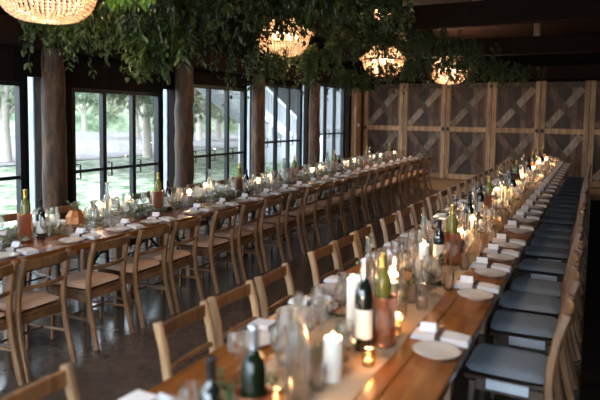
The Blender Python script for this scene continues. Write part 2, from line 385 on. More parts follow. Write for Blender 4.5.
WHERE = {2: 'at the near end of the glazed wall', 3: 'beside the first log post, over the lawn and drive', 4: 'third bay of the glazed wall, between log posts', 5: 'showing the white outside staircase', 6: 'at the far end by the barn doors', 0: 'behind the viewer', 1: 'just beside the viewer'}
for i, (y0, y1, hd, rl) in enumerate(BAYS):
    w = empty(f'window_{i+1}', (XL - .06, y0, 0)); w['kind'] = 'structure'; w['label'] = 'black framed glazed doors ' + WHERE[i]
    W = y1 - y0; fw = .065
    m = MB(); m.box(-.045, .05, 0, fw, 0, hd + .05); m.box(-.045, .05, W - fw, W, 0, hd + .05); m.box(-.045, .05, fw, W - fw, hd - .01, hd + .05); m.box(-.045, .05, fw, W - fw, 0, .10)
    m.build('window_frame', 'black_metal', w, 0)
    for k in (1, 2):
        yy = W * k / 3
        MB().box(-.035, .04, yy - .036, yy + .036, .10, hd - .01).build('mullion', 'black_metal', w, 0)
    for k in range(3):
        rail_ = MB().box(-.025, .03, W * k / 3 + .04, W * (k + 1) / 3 - .04, rl - .022, rl + .022).build('mid_rail', 'black_metal', w, 0)
        if i >= 2:
            yh = W * k / 3 + (.10 if k == 0 else .075)
            MB().tube([(.03, yh, rl - .10), (.10, yh, rl - .10), (.10, yh, rl + .10), (.03, yh, rl + .10)], .011, 6).build('door_handle', 'black_metal', rail_)
    b = MB(); b.v = [(0, fw, .1), (0, W - fw, .1), (0, W - fw, hd), (0, fw, hd)]; b.f = [(0, 1, 2, 3)]
    b.build('glass', 'window_glass', w, 0)
    b = MB(); a0, a1 = W + STRIP[0], W + STRIP[1]; b.v = [(-.03, a0, 0), (-.03, a1, 0), (-.03, a1, hd + .12), (-.03, a0, hd + .12)]; b.f = [(0, 1, 2, 3)]
    b.build('side_light', 'window_glass', w, 0)
    if i >= 2:
        p = MB().cbox(XL - .40, XL - .22, (y1 + .10) * 1.04, (y1 + .34) * 1.055 + .10, -.06, 2.75, .01).build('timber_post', 'pale_timber', None, 0)
        tag(p, f'pale weathered timber post outside, seen through the slot after the {nth(i-2)} window', 'post', 'pale posts outside the windows')

w = empty('window_8', (XL + .3, YF - .08, 0)); w['kind'] = 'structure'; w['label'] = 'black framed glazed end wall added behind the viewer for daylight'  # unseen glazing, added to let daylight in from behind
FW = 1.4 - XL - .3
for k in range(6): MB().box(FW * k / 5 - .04, FW * k / 5 + .04, -.04, .04, 0, 2.7).build('window_frame', 'black_metal', w, 0)
MB().box(0, FW, -.03, .03, .95, 1.0).build('mid_rail', 'black_metal', w, 0)
b = MB(); b.v = [(0, 0, 0), (FW, 0, 0), (FW, 0, 2.7), (0, 0, 2.7)]; b.f = [(0, 1, 2, 3)]; b.build('glass', 'window_glass', w, 0)

w = empty('window_9', (-.5, -.7, ZC + .05)); w['kind'] = 'structure'; w['label'] = 'black framed rooflight added in the ceiling behind the viewer for daylight'  # unseen opening, added to light the near tables from above
for k in range(4): MB().box(-1.2 + k * .8 - .03, -1.2 + k * .8 + .03, -1.1, 1.1, -.04, .04).build('window_frame', 'black_metal', w, 0)
b = MB(); b.v = [(-1.2, -1.1, 0), (1.2, -1.1, 0), (1.2, 1.1, 0), (-1.2, 1.1, 0)]; b.f = [(0, 1, 2, 3)]; b.build('glass', 'window_glass', w, 0)

# log posts in front of the piers
def log_post(y, r, seed, hd):
    rr = random.Random(seed); m = MB(); n = 18; rings = []
    m2 = []
    prof_a = [1 + rr.uniform(-.07, .07) for _ in range(n)]
    zs = [k * hd / 14 for k in range(15)]
    b = 0
    for k, z in enumerate(zs):
        wob = (rr.uniform(-.012, .012), rr.uniform(-.012, .012))
        for j in range(n):
            a = 2 * pi * j / n; q = r * (prof_a[j] + rr.uniform(-.035, .035)) * (1.06 - .10 * k / 14)
            m.v.append((wob[0] + q * cos(a), wob[1] + q * sin(a), z))
    for k in range(14):
        for j in range(n):
            q = (j + 1) % n; m.f.append((k * n + j, k * n + q, (k + 1) * n + q, (k + 1) * n + j))
    m.f.append(tuple(14 * n + j for j in range(n)))
    o = m.build('log_post', 'log_bark', None, 60); o.location = (XL + .20, y, 0); return o
for i, (y, r) in enumerate([(.3, .14), (2.78, .14), (5.42, .142), (8.14, .15), (10.60, .14), (13.36, .14)]):
    o = log_post(y, r, 30 + i, 2.62)
    if i < 2: lab = 'bark brown log post beside the viewer, ' + nth(i) + ' of the row'
    else: lab = f'rough brown log post, {nth(i-2)} in view along the glazed wall'
    tag(o, lab, 'post', 'log posts along the glazed wall', 'structure')

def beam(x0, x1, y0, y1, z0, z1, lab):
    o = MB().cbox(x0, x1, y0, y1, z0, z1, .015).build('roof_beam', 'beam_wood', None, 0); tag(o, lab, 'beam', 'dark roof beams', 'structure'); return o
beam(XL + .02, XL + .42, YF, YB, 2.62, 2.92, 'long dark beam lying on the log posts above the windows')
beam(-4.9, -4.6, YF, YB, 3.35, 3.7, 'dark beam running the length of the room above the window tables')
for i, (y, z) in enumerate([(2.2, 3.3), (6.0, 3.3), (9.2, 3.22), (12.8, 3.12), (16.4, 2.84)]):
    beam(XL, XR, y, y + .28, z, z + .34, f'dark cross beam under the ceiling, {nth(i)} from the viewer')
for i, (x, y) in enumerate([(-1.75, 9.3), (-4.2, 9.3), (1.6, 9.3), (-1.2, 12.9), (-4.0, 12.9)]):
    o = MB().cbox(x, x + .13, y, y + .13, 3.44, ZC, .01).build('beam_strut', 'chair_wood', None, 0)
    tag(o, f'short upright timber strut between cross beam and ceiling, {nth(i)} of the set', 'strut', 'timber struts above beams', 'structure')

# corner post, wall sensor, trims
o = MB().cbox(XL + .0, XL + .16, 16.35, 16.75, 0, 3.1, .01).build('corner_post', 'barn_frame', None, 0); tag(o, 'squared brown corner post between last window and barn doors', 'post', None, 'structure')
o = MB().cbox(XL + .0, XL + .10, 16.93, 17.1, 0, 3.1, .01).build('corner_trim', 'log_bark', None, 0); tag(o, 'narrow dark trim beside the brown corner post', 'trim', None, 'structure')
o = empty('wall_sensor', (XL + .165, 16.5, 1.55)); tag(o, 'small round white wall sensor on the corner post', 'sensor')
m = MB().lathe([(.055, 0), (.055, .02), (.045, .035), (0, .042)], 16); q = m.build('sensor_body', 'white_plastic', o); q.rotation_euler = (0, pi / 2, 0)
m = MB().lathe([(.02, .034), (.018, .048), (0, .052)], 12); q = m.build('sensor_lens', 'ceramic', o); q.rotation_euler = (0, pi / 2, 0)

# ------------------------------------------------------------------ barn doors
DX = [-6.42, -5.16, -3.89, -2.61, -1.34, -.14, 1.12, 2.38, 3.64]
DH, RZ = 2.80, 1.475
def barn_door(k, x0, x1):
    d = empty(f'door_{k+1}', (x0, 17.30, 0)); d['kind'] = 'structure'
    d['label'] = f'weathered plank barn door with crossed braces, {nth(k)} leaf from the window corner'
    W = x1 - x0 - .012; y0, y1 = -.10, -.045; sw = .125
    MB().box(0.01, W - .01, -.045, -.005, .03, DH).build('plank_panel', 'barn_planks', d, 0)
    stiles = []
    for a in (0, W - sw): stiles.append(MB().cbox(a, a + sw, y0, y1, .02, DH + .02, .006).build('stile', 'barn_frame', d, 0))
    for z, h, mt in ((.03, .15, 'barn_frame'), (RZ - .07, .14, 'barn_frame'), (DH - .14, .14, 'barn_brace_dark')): MB().cbox(sw + .002, W - sw - .002, y0 + .002, y1, z, z + h, .006).build('rail', mt, d, 0)  # top rail coloured dark to stand for the shade up there
    for za, zb in ((.19, RZ - .08), (RZ + .08, DH - .15)):
        xa, xb = sw + .05, W - sw - .05
        MB().bar((xa, -.066, za + .03), (xb, -.066, zb - .03), .18, .03, (0, 1, 0)).build('brace', 'barn_brace', d, 0)
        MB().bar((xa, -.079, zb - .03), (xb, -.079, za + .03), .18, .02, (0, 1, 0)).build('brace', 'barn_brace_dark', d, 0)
    hx = W - sw * .5 if k % 2 == 1 else sw * .5
    MB().cbox(hx - .04, hx + .04, y0 - .012, y0, RZ - .05, RZ + .05, .003).build('latch_plate', 'dark_iron', stiles[1 if k % 2 == 1 else 0], 0)
for k in range(len(DX) - 1): barn_door(k, DX[k], DX[k + 1])
o = MB().cbox(XL, XR, 17.16, 17.29, 2.86, 3.05, .01).build('trim_1', 'beam_wood', None, 0); struct(o, 'dark header rail above the barn doors')

# ------------------------------------------------------------------ outside
def gplane(name, mat, pts, lab):
    m = MB(); m.v = pts; m.f = [tuple(range(len(pts)))]; o = m.build(name, mat, None, 0); o['kind'] = 'structure'; o['label'] = lab; return o
m = MB(); m.box(-140, XL - .3, -70, 120, -.5, -.06); struct(m.build('ground', 'lawn', smooth=0), 'pale green lawn outside the glazed wall')
m = MB(); m.v = [(-42, 5, .0), (-42, 62, .0), (-18, 62, -.02), (-18, 9, -.02), (-42, 5, -.08), (-42, 62, -.08), (-18, 62, -.08), (-18, 9, -.08)]
m.f = [(0, 3, 2, 1), (0, 1, 5, 4), (2, 3, 7, 6)]
struct(m.build('path', 'gravel', smooth=0), 'grey gravel drive across the lawn')
m = MB(); n = 40
for j, (D_, z) in enumerate(((60, -.1), (66, 7.0), (74, 15.0), (90, 19.0))):
    for i in range(n + 1):
        kk = -.2 + 4.6 * i / n; a = D_ / (.447 + .894 * kk) if .447 + .894 * kk > .3 else D_ / .3
        m.v.append((-a, a * kk, z + (.8 * sin(i * 1.7) + .5 * sin(i * 3.1 + j)) * (j > 0)))
for j in range(3):
    for i in range(n): b = j * (n + 1) + i; m.f.append((b, b + 1, b + n + 2, b + n + 1))
struct(m.build('hill', 'woodland', smooth=60), 'pale wooded bank rising behind the trees')

def crown_mesh(name, seed, h, w, mat, n, lf):
    rr = random.Random(seed); m = MB(); blobs = []
    for _ in range(16):
        z = rr.uniform(.15, 1); blobs.append((rr.uniform(-1, 1) * w * .55 * (1.1 - .5 * z), rr.uniform(-1, 1) * w * .55 * (1.1 - .5 * z), z * h, w * rr.uniform(.25, .42)))
    for _ in range(n):
        bx, by, bz, br = rr.choice(blobs)
        d = Vector((rr.gauss(0, 1), rr.gauss(0, 1), rr.gauss(0, 1))).normalized(); p = Vector((bx, by, bz)) + d * br * rr.uniform(.55, 1.0)
        m.leaf(p, d + Vector((rr.uniform(-.6, .6), rr.uniform(-.6, .6), rr.uniform(-.9, .2))), (rr.uniform(-1, 1), rr.uniform(-1, 1), 1), lf * rr.uniform(.7, 1.3), lf * .6)
    return m.mesh(name, mat, 0)
TREES = []
for s_, (h, w, mat) in enumerate([(6.5, 3.6, 'leaf_tree'), (5.2, 3.2, 'leaf_tree_gold'), (7.5, 3.2, 'leaf_tree')]):
    t = empty('tree'); o = bpy.data.objects.new('crown', crown_mesh('crown', 50 + s_, h, w, mat, 3800, .36)); COL.objects.link(o); o.parent = t; o.location = (0, 0, 1.3)
    tk = MB().tube([(0, 0, -.1), (.05, .03, 1.5), (-.05, .1, 3.2), (.1, .0, 5.0)], [.26, .2, .15, .06], 9).build('trunk', 'bark', t)
    MB().tube([(0, .05, 1.6), (.6, .4, 2.7), (1.2, .5, 3.8)], [.1, .07, .03], 6).build('branch', 'bark', tk)
    MB().tube([(0, .05, 1.9), (-.7, -.3, 2.9), (-1.2, -.7, 4.0)], [.1, .07, .03], 6).build('branch', 'bark', tk)
    TREES.append(Proto(t))
tr = random.Random(3)
tpos = []
for a in range(14):
    kk = .50 + a * .135 + .004 * a * a; dist = (44, 57)[a % 2] + tr.uniform(-.5, .5); xx = -dist / (.447 + .894 * kk); tpos.append((xx, -xx * kk))
tpos += [(-19.5, 14.6), (-17.2, 19.7), (-20.2, 26.5), (-25, 34), (-17, 35.5), (-21, 48)]
for i, (x, y) in enumerate(tpos):
    P = TREES[i % 3]; first = not P.used
    near = i >= 14
    lab = (f'pale green tree in the band behind the drive, {nth(i)} from the near end' if not near else f'pale tree on the lawn outside, {nth(i-14)} of the nearer group')
    o = P.put((x, y, -.05), tr.uniform(0, 6), lab, 'tree', 'trees outside the windows'); sc = tr.uniform(1.0, 1.25) * (1 if not near else .8); o.scale = (sc, sc, sc)

# white staircase and balustrade outside the fourth bay
st = empty('staircase', (0, 0, 0)); tag(st, 'white painted outdoor staircase rising past the fourth glazed bay', 'staircase')
P0, P1 = Vector((-9.4, 14.0, 3.15)), Vector((-9.4, 20.4, .34))
for dx in (0, -1.1):
    MB().bar(P0 + Vector((dx, 0, -.35)), P1 + Vector((dx, 0, -.35)), .07, .34).build('stringer', 'white_paint', st, 0)
    MB().bar(P0 + Vector((dx, 0, .52)), P1 + Vector((dx, 0, .52)), .08, .09).build('handrail', 'white_paint', st, 0)
    m = MB()
    for k in range(44):
        p = P0.lerp(P1, k / 43) + Vector((dx, 0, 0)); m.bar(p + Vector((0, 0, -.25)), p + Vector((0, 0, .6)), .05, .05, (0, 1, 0))
    m.build('baluster_rails', 'white_paint', st, 0)
for k in range(15):
    p = P0.lerp(P1, (k + .5) / 15); MB().box(p.x - 1.07, p.x - .03, p.y - .16, p.y + .16, p.z - .25, p.z - .20).build('step', 'white_paint', st, 0)
for y, zt in ((16.5, 1.75), (18.6, .85)):
    for dx in (0, -1.1): MB().box(-9.45 + dx, -9.35 + dx, y, y + .1, -.1, zt).build('stair_post', 'white_paint', st, 0)
fe = empty('picket_fence', (-8.95, 15.3, -.06)); tag(fe, 'low white picket fence below the outdoor staircase', 'fence')
for z in (.25, 1.0): MB().box(-.03, .0, 0, 4.6, z, z + .08).build('fence_rail', 'white_paint', fe, 0)
m = MB()
for k in range(33): m.box(0, .025, k * .14, k * .14 + .075, .06, 1.18)
m.build('picket_slats', 'white_paint', fe, 0)
for k in range(3): MB().box(-.12, -.02, k * 2.25, k * 2.25 + .1, 0, 1.25).build('fence_post', 'white_paint', fe, 0)
g = MB().box(-13.2, -11, 22, 31, -.06, 4.0).build('garden_wall', 'grey_render', None, 0); tag(g, 'grey rendered building wall behind the white staircase', 'wall', None, 'structure')
pr = MB().box(-18, -7.2, 12.6, 36, 3.7, 3.85).build('shade_roof', 'grey_render', None, 0); tag(pr, 'flat unseen roof added to shade the white outdoor staircase', 'roof', None, 'structure')  # added above the view to block sky light from stairs and wall
def fern(loc, seed, lab, h=.9):
    rr = random.Random(seed); f = empty('fern', loc); m = MB(); s_ = MB()
    for k in range(22):
        a = rr.uniform(0, 2 * pi); l = h * rr.uniform(.7, 1.1); pts = []
        for j in range(7):
            t = j / 6; pts.append(Vector((cos(a) * l * .75 * t, sin(a) * l * .75 * t, l * (1.1 * t - .65 * t * t))))
        s_.tube(pts, [.008 - .001 * j for j in range(7)], 4)
        for j in range(1, 7):
            for sg in (-1, 1):
                d = Vector((-sin(a) * sg, cos(a) * sg, .1)) + (pts[j] - pts[j - 1]).normalized() * .7
                m.leaf(pts[j], d, (0, 0, 1), .26 * (1 - .1 * j), .05)
    m.build('foliage', 'leaf_fern', f, 0); s_.build('stem', 'stem_green', f, 0); tag(f, lab, 'fern', 'ferns outside the windows')
fern((-7.5, 12.4, -.06), 1, 'green fern outside, at the foot of the fourth bay', 1.25)
fern((-7.6, 9.6, -.06), 2, 'green fern outside the third glazed bay', .8)
fern((-7.5, 14.7, -.06), 3, 'green fern outside the last glazed bay', 1.1)

# ------------------------------------------------------------------ tables
LX = lambda y: -3.67 - (0 if y < 6 else .034 * (y - 6))     # aisle edge of the window-side run
TW = 1.0
def trestle_table(loc, rz, ln, lab):
    t = empty('trestle_table', loc, rz); hw = TW / 2; tag(t, lab, 'table', 'long trestle tables')
    m = MB()
    for k in range(5):
        a = -hw + TW * k / 5; m.cbox(a + (.0005 if k else 0), a + TW / 5 - .0005, -ln / 2 + .003, ln / 2 - .003, .705, .75, .005)
    m.build('tabletop', 'table_wood', t, 0)
    MB().box(-hw + .09, hw - .09, -ln / 2 + .06, -ln / 2 + .10, .64, .704).build('apron', 'table_wood', t, 0)
    MB().box(-hw + .09, hw - .09, ln / 2 - .10, ln / 2 - .06, .64, .704).build('apron', 'table_wood', t, 0)
    for s in (-1, 1):
        y = s * (ln / 2 - .56)
        for sx in (-1, 1):
            MB().cbox(sx * (hw - .29) - .025, sx * (hw - .29) + .025, y - .055, y + .055, 0, .66, .006).build('leg', 'table_leg_wood', t, 0)
            MB().bar((sx * (hw - .29), y - s * .06, .30), (sx * (hw - .29), y - s * .48, .70), .03, .02).build('brace', 'dark_iron', t, 0)
        MB().box(-hw + .06, hw - .06, y - .04, y + .04, .66, .704).build('cross_bar', 'table_leg_wood', t, 0)
        MB().box(-hw + .318, hw - .318, y - .03, y + .03, .12, .19).build('stretcher', 'table_leg_wood', t, 0)
    return t
LL = 2.25
for k in range(6):
    y0 = 1.3 + LL * k; y1 = y0 + LL
    xa, xb = LX(y0) - TW / 2, LX(y1) - TW / 2
    trestle_table(((xa + xb) / 2, (y0 + y1) / 2, 0), -math.atan2(xb - xa, LL), LL - .02, f'brown wooden trestle table, {nth(k)} from the camera in the window-side run')
RC = -.983
for k in range(6):
    y0 = .75 + 2.42 * k
    trestle_table((RC, y0 + 1.21, 0), 0, 2.42, f'brown wooden trestle table, {nth(k)} from the camera in the middle run')
# cloth runner down the middle run, in lengths
for k in range(3):
    y0 = .9 + 4.78 * k; m = MB(); nx, ny = 6, 60
    for b, dz in ((0, 0.0), (1, .003)):
        for j in range(ny + 1):
            for i in range(nx + 1):
                m.v.append((-1.20 + .44 * i / nx + .004 * sin(j * .7 + k), y0 + 4.76 * j / ny, .7506 + dz + .0008 * (1 + sin(j * 1.1 + i))))
    q = (nx + 1) * (ny + 1)
    for j in range(ny):
        for i in range(nx):
            a = j * (nx + 1) + i; m.f.append((q + a, q + a + 1, q + a + nx + 2, q + a + nx + 1)); m.f.append((a, a + nx + 1, a + nx + 2, a + 1))
    o = m.build('table_runner', 'hessian', None, 0); tag(o, f'rough brown cloth runner, {nth(k)} length from the camera down the middle tables', 'table runner', 'cloth table runners')

# ------------------------------------------------------------------ chairs
def cushion_mesh(w, d, h):
    m = MB(); n = 12
    def P(i, j, top):
        u = -1 + 2 * i / n; v = -1 + 2 * j / n
        e = max(abs(u), abs(v)); k = (1 - e ** 4)
        x = w / 2 * u * (1 - .04 * (abs(v) ** 4)); y = d / 2 * v * (1 - .04 * (abs(u) ** 4))
        return (x, y, (h * (.45 + .55 * k ** .6) if top else h * (.45 - .45 * k ** .4)))
    for top in (1, 0):
        for j in range(n + 1):
            for i in range(n + 1): m.v.append(P(i, j, top))
    q = (n + 1) ** 2
    for j in range(n):
        for i in range(n):
            a = j * (n + 1) + i; m.f.append((a, a + 1, a + n + 2, a + n + 1)); m.f.append((q + a, q + a + n + 1, q + a + n + 2, q + a + 1))
    for i in range(n):
        pass
    return m
REAR = [(.285, 0), (.245, .14), (.208, .30), (.19, .44), (.197, .56), (.222, .70), (.262, .83)]
def make_chair(wd, pad, strap, rail=None, bw=1.0, rear=None):
    rail = rail or wd; rear = rear or wd
    c = empty('dining_chair')
    for s in (-1, 1):
        pts = [(s * (.195 - .012 * z / .83), y, z) for y, z in REAR]
        MB().sweep(pts, rrect(.030, .042, .006)).build('leg', rear, c, 30)
    for s in (-1, 1):
        MB().sweep([(s * .19, -.20, 0), (s * .182, -.185, .40)], [rrect(.027, .027, .005), rrect(.036, .036, .005)]).build('leg', wd, c, 30)
    m = MB(); m.box(-.165, .165, -.20, -.178, .355, .41); m.box(-.178, .178, .165, .187, .365, .41)
    for s in (-1, 1): m.bar((s * .182, -.17, .383), (s * .187, .17, .383), .022, .055)
    m.build('seat_frame', wd, c, 0)
    # seat board, slightly wider at the front
    m = MB(); m.quadbox([(-.20, -.225, .411), (.20, -.225, .411), (.17, .165, .411), (-.17, .165, .411), (-.205, -.23, .432), (.205, -.23, .432), (.17, .165, .432), (-.17, .165, .432)])
    m.build('seat', wd, c, 0)
    # crest rail and lower back rail, bowed backwards
    for nm, zc, h, th, bow in (('crest_rail', .785, .070, .020, .035), ('back_rail', .615, .030, .020, .03)):
        yb = .25 if zc > .7 else .206
        pts = [(-.178 + .356 * k / 10, yb + bow * bw * (1 - ((k - 5) / 5) ** 2), zc) for k in range(11)]
        MB().sweep(pts, rrect(h, th, .006), (0, 0, 1)).build(nm, rail, c, 40)
    for s in (-1, 1): MB().tube([(s * .186, -.19, .20), (s * .195, .225, .22)], .011, 8).build('stretcher', wd, c)
    MB().tube([(-.186, -.02, .21), (.186, -.02, .21)], .010, 8).build('stretcher', wd, c)
    p = cushion_mesh(.405, .41, .055).build('cushion', pad, c, 60); p.location = (0, -.03, .4325)
    if strap:
        q = MB().box(.207, .222, -.08, .13, -.05, .0).build('tie_strap', 'strap_grey', p, 0); q['label'] = 'pale grey strap hanging from the pad'
    return c
CH_B = Proto(make_chair('chair_wood', 'cushion_beige', False))
CH_P = Proto(make_chair('chair_wood_pale', 'cushion_beige', False, 'chair_wood', .3))
CH_G = Proto(make_chair('chair_wood_dark', 'cushion_grey', False, 'chair_wood', 1.0, 'chair_wood'))
CH_R = Proto(make_chair('chair_wood_dark', 'cushion_grey', True, 'chair_wood_pale', .8, 'chair_wood'))
cr_ = random.Random(11)
# chair front faces local -Y. facing -X: rz = -pi/2 ; facing +X: rz = +pi/2
LNEAR = [2.37, 2.80, 3.42, 3.95, 4.385, 5.06, 5.56, 6.05, 6.63, 7.20, 7.68, 8.2, 8.75, 9.3, 9.85, 10.4, 10.95, 11.5, 12.05, 12.65, 13.25, 13.85, 14.42]
for i, y in enumerate(LNEAR):
    CH_B.put((LX(y) + .055 + cr_.uniform(-.012, .02), y, 0), -pi / 2 + cr_.uniform(-.05, .05), f'brown wooden chair with beige seat pad, {nth(i)} from camera, aisle side of the window tables', 'chair', 'chairs on the aisle side of the window tables')
LFAR = [2.55, 3.15, 3.75, 4.35, 4.95, 5.55, 6.15, 6.75, 7.35, 7.95, 8.55, 9.15, 9.75, 10.35, 10.95, 11.55, 12.15, 12.75, 13.35, 13.95]
for i, y in enumerate(LFAR):
    CH_G.put((LX(y) - TW - .05 + cr_.uniform(-.02, .02), y, 0), pi / 2 + cr_.uniform(-.05, .05), f'brown wooden chair with grey seat pad, {nth(i)} from camera, window side of window tables', 'chair', 'chairs on the window side of the window tables')
RLEFT = [1.40, 2.29, 2.72, 3.20, 3.94, 4.37, 4.81, 5.52, 6.06, 6.55, 7.25, 7.85, 8.40, 9.0, 9.52, 10.1, 10.62, 11.2, 11.8, 12.4, 13.0, 13.6, 14.2, 14.8]
for i, y in enumerate(RLEFT):
    CH_P.put((-1.525, y, 0), pi / 2 + cr_.uniform(-.035, .035), f'pale brown wooden chair, {nth(i)} from camera, aisle side of the middle tables', 'chair', 'chairs on the aisle side of the middle tables')
RRIGHT = [3.35, 4.05, 4.55, 5.0, 5.73, 6.37, 6.84, 7.35, 7.84, 8.44, 9.0, 9.52, 10.08, 10.6, 11.15, 11.7, 12.3, 12.9, 13.5, 14.1, 14.7]
for i, y in enumerate(RRIGHT):
    CH_R.put((-.335 + cr_.uniform(-.015, .015), y, 0), -pi / 2 + cr_.uniform(-.04, .04), f'wooden chair with grey seat pad, {nth(i)} from camera in the row beside the middle tables', 'chair', 'grey padded chairs beside the middle tables')

# ------------------------------------------------------------------ tableware prototypes
def make_plate():
    p = empty('side_plate')
    MB().lathe([(0, .004), (.055, .004), (.058, 0), (.064, 0), (.066, .006), (.104, .016), (.106, .019), (.102, .0195), (.066, .011), (.05, .0085), (0, .0085)], 28, cap=False).build('plate_body', 'ceramic', p, 60)
    MB().lathe([(.1035, .0165), (.1072, .0182), (.1072, .0202), (.1035, .0206)], 28, cap=False).build('gold_rim', 'gilt', p, 60, 'thin gold rim'); return p
def make_napkin():
    n = empty('napkin'); m = MB(); nx, ny = 12, 4
    for layer, (z, ins) in enumerate(((0, 0), (.010, .004), (.020, .008))):
        w, d = .265 - ins, .105 - ins; b = len(m.v)
        for top in (0, 1):
            for j in range(ny + 1):
                for i in range(nx + 1):
                    x = -w / 2 + w * i / nx; y = -d / 2 + d * j / ny
                    m.v.append((x, y, z + top * .009 + .0015 * sin(9 * x * 4 + j + layer) - .006 * (abs(x) / (w / 2)) ** 2 * (z > 0)))
        q = (nx + 1) * (ny + 1)
        for j in range(ny):
            for i in range(nx):
                a = b + j * (nx + 1) + i; m.f.append((q + a, q + a + 1, q + a + nx + 2, q + a + nx + 1)); m.f.append((a, a + nx + 1, a + nx + 2, a + 1))
        for i in range(nx):
            a = b + i; m.f.append((a, a + 1, q + a + 1, q + a)); a = b + ny * (nx + 1) + i; m.f.append((a + 1, a, q + a, q + a + 1))
        for j in range(ny):
            a = b + j * (nx + 1); m.f.append((a + nx + 1, a, q + a, q + a + nx + 1)); a += nx; m.f.append((a, a + nx + 1, q + a + nx + 1, q + a))
    m.build('folded_cloth', 'linen', n, 30)
    MB().sweep([(-.006, -.0545, .0), (-.006, -.0545, .034), (-.006, .0545, .034), (-.006, .0545, .0)], rect(.028, .003)).build('ribbon', 'dark_ribbon', n, 0, 'dark ribbon')
    return n
def make_card():
    c = empty('place_card'); m = MB()
    m.bar((0, -.022, .0), (0, 0, .038), .075, .0015, (0, 1, .5)); m.bar((0, .022, .0), (0, 0, .038), .075, .0015, (0, 1, -.5)); m.build('folded_card', 'card', c, 0); return c
def make_wine_glass(n=14):
    g = empty('wine_glass')
    MB().lathe([(.004, .098), (.018, .103), (.033, .12), (.0385, .145), (.037, .175), (.032, .205), (.0312, .205), (.036, .175), (.0372, .145), (.032, .122), (.017, .106), (0, .102)], n, cap=False).build('bowl', 'clear_glass', g, 60)
    MB().lathe([(.0045, .004), (.0035, .02), (.0035, .085), (.005, .098)], 8, cap=False).build('stem', 'clear_glass', g, 60)
    MB().lathe([(.034, 0), (.034, .002), (.012, .0045), (.004, .006)], n, cap=False).build('foot', 'clear_glass', g, 60); return g
def make_flute(n=12):
    g = empty('champagne_flute')
    MB().lathe([(.004, .085), (.012, .095), (.022, .125), (.0265, .165), (.025, .225), (.0242, .225), (.0256, .165), (.021, .127), (.011, .099), (0, .092)], n, cap=False).build('bowl', 'clear_glass', g, 60)
    MB().lathe([(.0045, .004), (.0033, .02), (.0033, .075), (.005, .086)], 8, cap=False).build('stem', 'clear_glass', g, 60)
    MB().lathe([(.031, 0), (.031, .002), (.012, .0045), (.004, .006)], n, cap=False).build('foot', 'clear_glass', g, 60); return g
def make_vase(leafy=True):
    v = empty('bud_vase' if leafy else 'glass_bottle'); MB().lathe([(0, .003), (.030, 0), (.034, .012), (.034, .06), (.022, .09), (.013, .105), (.013, .135), (.017, .142), (.0155, .142), (.0115, .135), (.0115, .104), (.031, .06), (.031, .014), (0, .008)], 14, cap=False).build('vase_body', 'clear_glass', v, 60)
    if not leafy: return v
    m = MB(); s_ = MB(); rr = random.Random(5)
    for k in range(5):
        a = rr.uniform(0, 6.28); pts = [Vector((.004 * cos(a), .004 * sin(a), .02)), Vector((.006 * cos(a), .006 * sin(a), .13)), Vector((.05 * cos(a), .05 * sin(a), .23))]
        s_.tube(pts, .0014, 4)
        for j in range(7): m.leaf(pts[1].lerp(pts[2], .2 + j * .12), (rr.uniform(-1, 1), rr.uniform(-1, 1), .5), (0, 0, 1), .04, .016)
    m.build('leaves', 'leaf_olive', v, 0); s_.build('stem', 'stem_green', v, 0); return v
def make_tumbler():
    g = empty('tumbler'); MB().lathe([(0, .0), (.030, 0), (.036, .095), (.0345, .095), (.0288, .008), (0, .008)], 14, cap=False).build('tumbler_body', 'clear_glass', g, 60); return g
def single(make):
    """a glass whose only part is its body becomes that one mesh"""
    e = make(); b = e.children[0]; b.parent = None; b.name = e.name + '_'; n = e.name; bpy.data.objects.remove(e); b.name = n; return b
def make_flame_parts(c, z, r=.0075, h=.028):
    MB().tube([(0, 0, z - .004), (.001, 0, z + .008)], .0012, 5).build('wick', 'wick', c.children[0])
    MB().lathe([(0, 0), (r * .8, h * .18), (r, h * .34), (r * .7, h * .62), (r * .25, h * .88), (0, h)], 10, (0, 0, z + .004), False).build('flame', 'flame', c, 80, 'lit yellow flame')
def make_candle(r, h):
    c = empty('pillar_candle')
    MB().lathe([(0, 0), (r * .98, 0), (r, .003), (r, h - .004), (r * .93, h), (r * .75, h - .002), (r * .5, h - .008), (0, h - .009)], 20, cap=False).build('wax', 'wax', c, 50)
    make_flame_parts(c, h - .006, .0078, .029); return c
def make_hurricane(r, h):
    g = empty('hurricane_glass')
    MB().lathe([(0, 0), (r * .97, 0), (r, .004), (r, h), (r - .003, h), (r - .003, .006), (0, .006)], 20, cap=False).build('glass_cylinder', 'clear_glass', g, 60); return g
def make_votive():
    v = empty('tealight_holder'); MB().lathe([(0, 0), (.028, 0), (.033, .065), (.0315, .065), (.027, .005), (0, .005)], 14, cap=False).build('glass_cup', 'votive_glass', v, 60)
    return v
def make_tealight():
    t = empty('tealight'); MB().lathe([(0, 0), (.019, 0), (.019, .016), (.017, .016), (.016, .014), (0, .014)], 14, cap=False).build('wax', 'wax', t, 60)
    make_flame_parts(t, .013, .006, .02); return t
BOT = [(0, .006), (.026, 0), (.0375, .004), (.0385, .012), (.0385, .195), (.036, .215), (.028, .237), (.019, .253), (.0155, .27), (.0145, .318), (.0155, .319), (.0155, .328), (0, .33)]
def make_bottle(glass, foil, flabel, la=.05, lb=.155):
    b = empty('wine_bottle'); MB().lathe(BOT, 20, cap=False).build('bottle_body', glass, b, 60)
    MB().lathe([(.0392, la), (.0392, lb)], 20, cap=False).build('paper_label', 'label_paper', b, 60, 'cream paper label')
    MB().lathe([(.0165, .262), (.0158, .318), (.0168, .32), (.0168, .329), (.0160, .3315), (0, .332)], 16, cap=False).build('foil_cap', foil, b, 60, flabel); return b
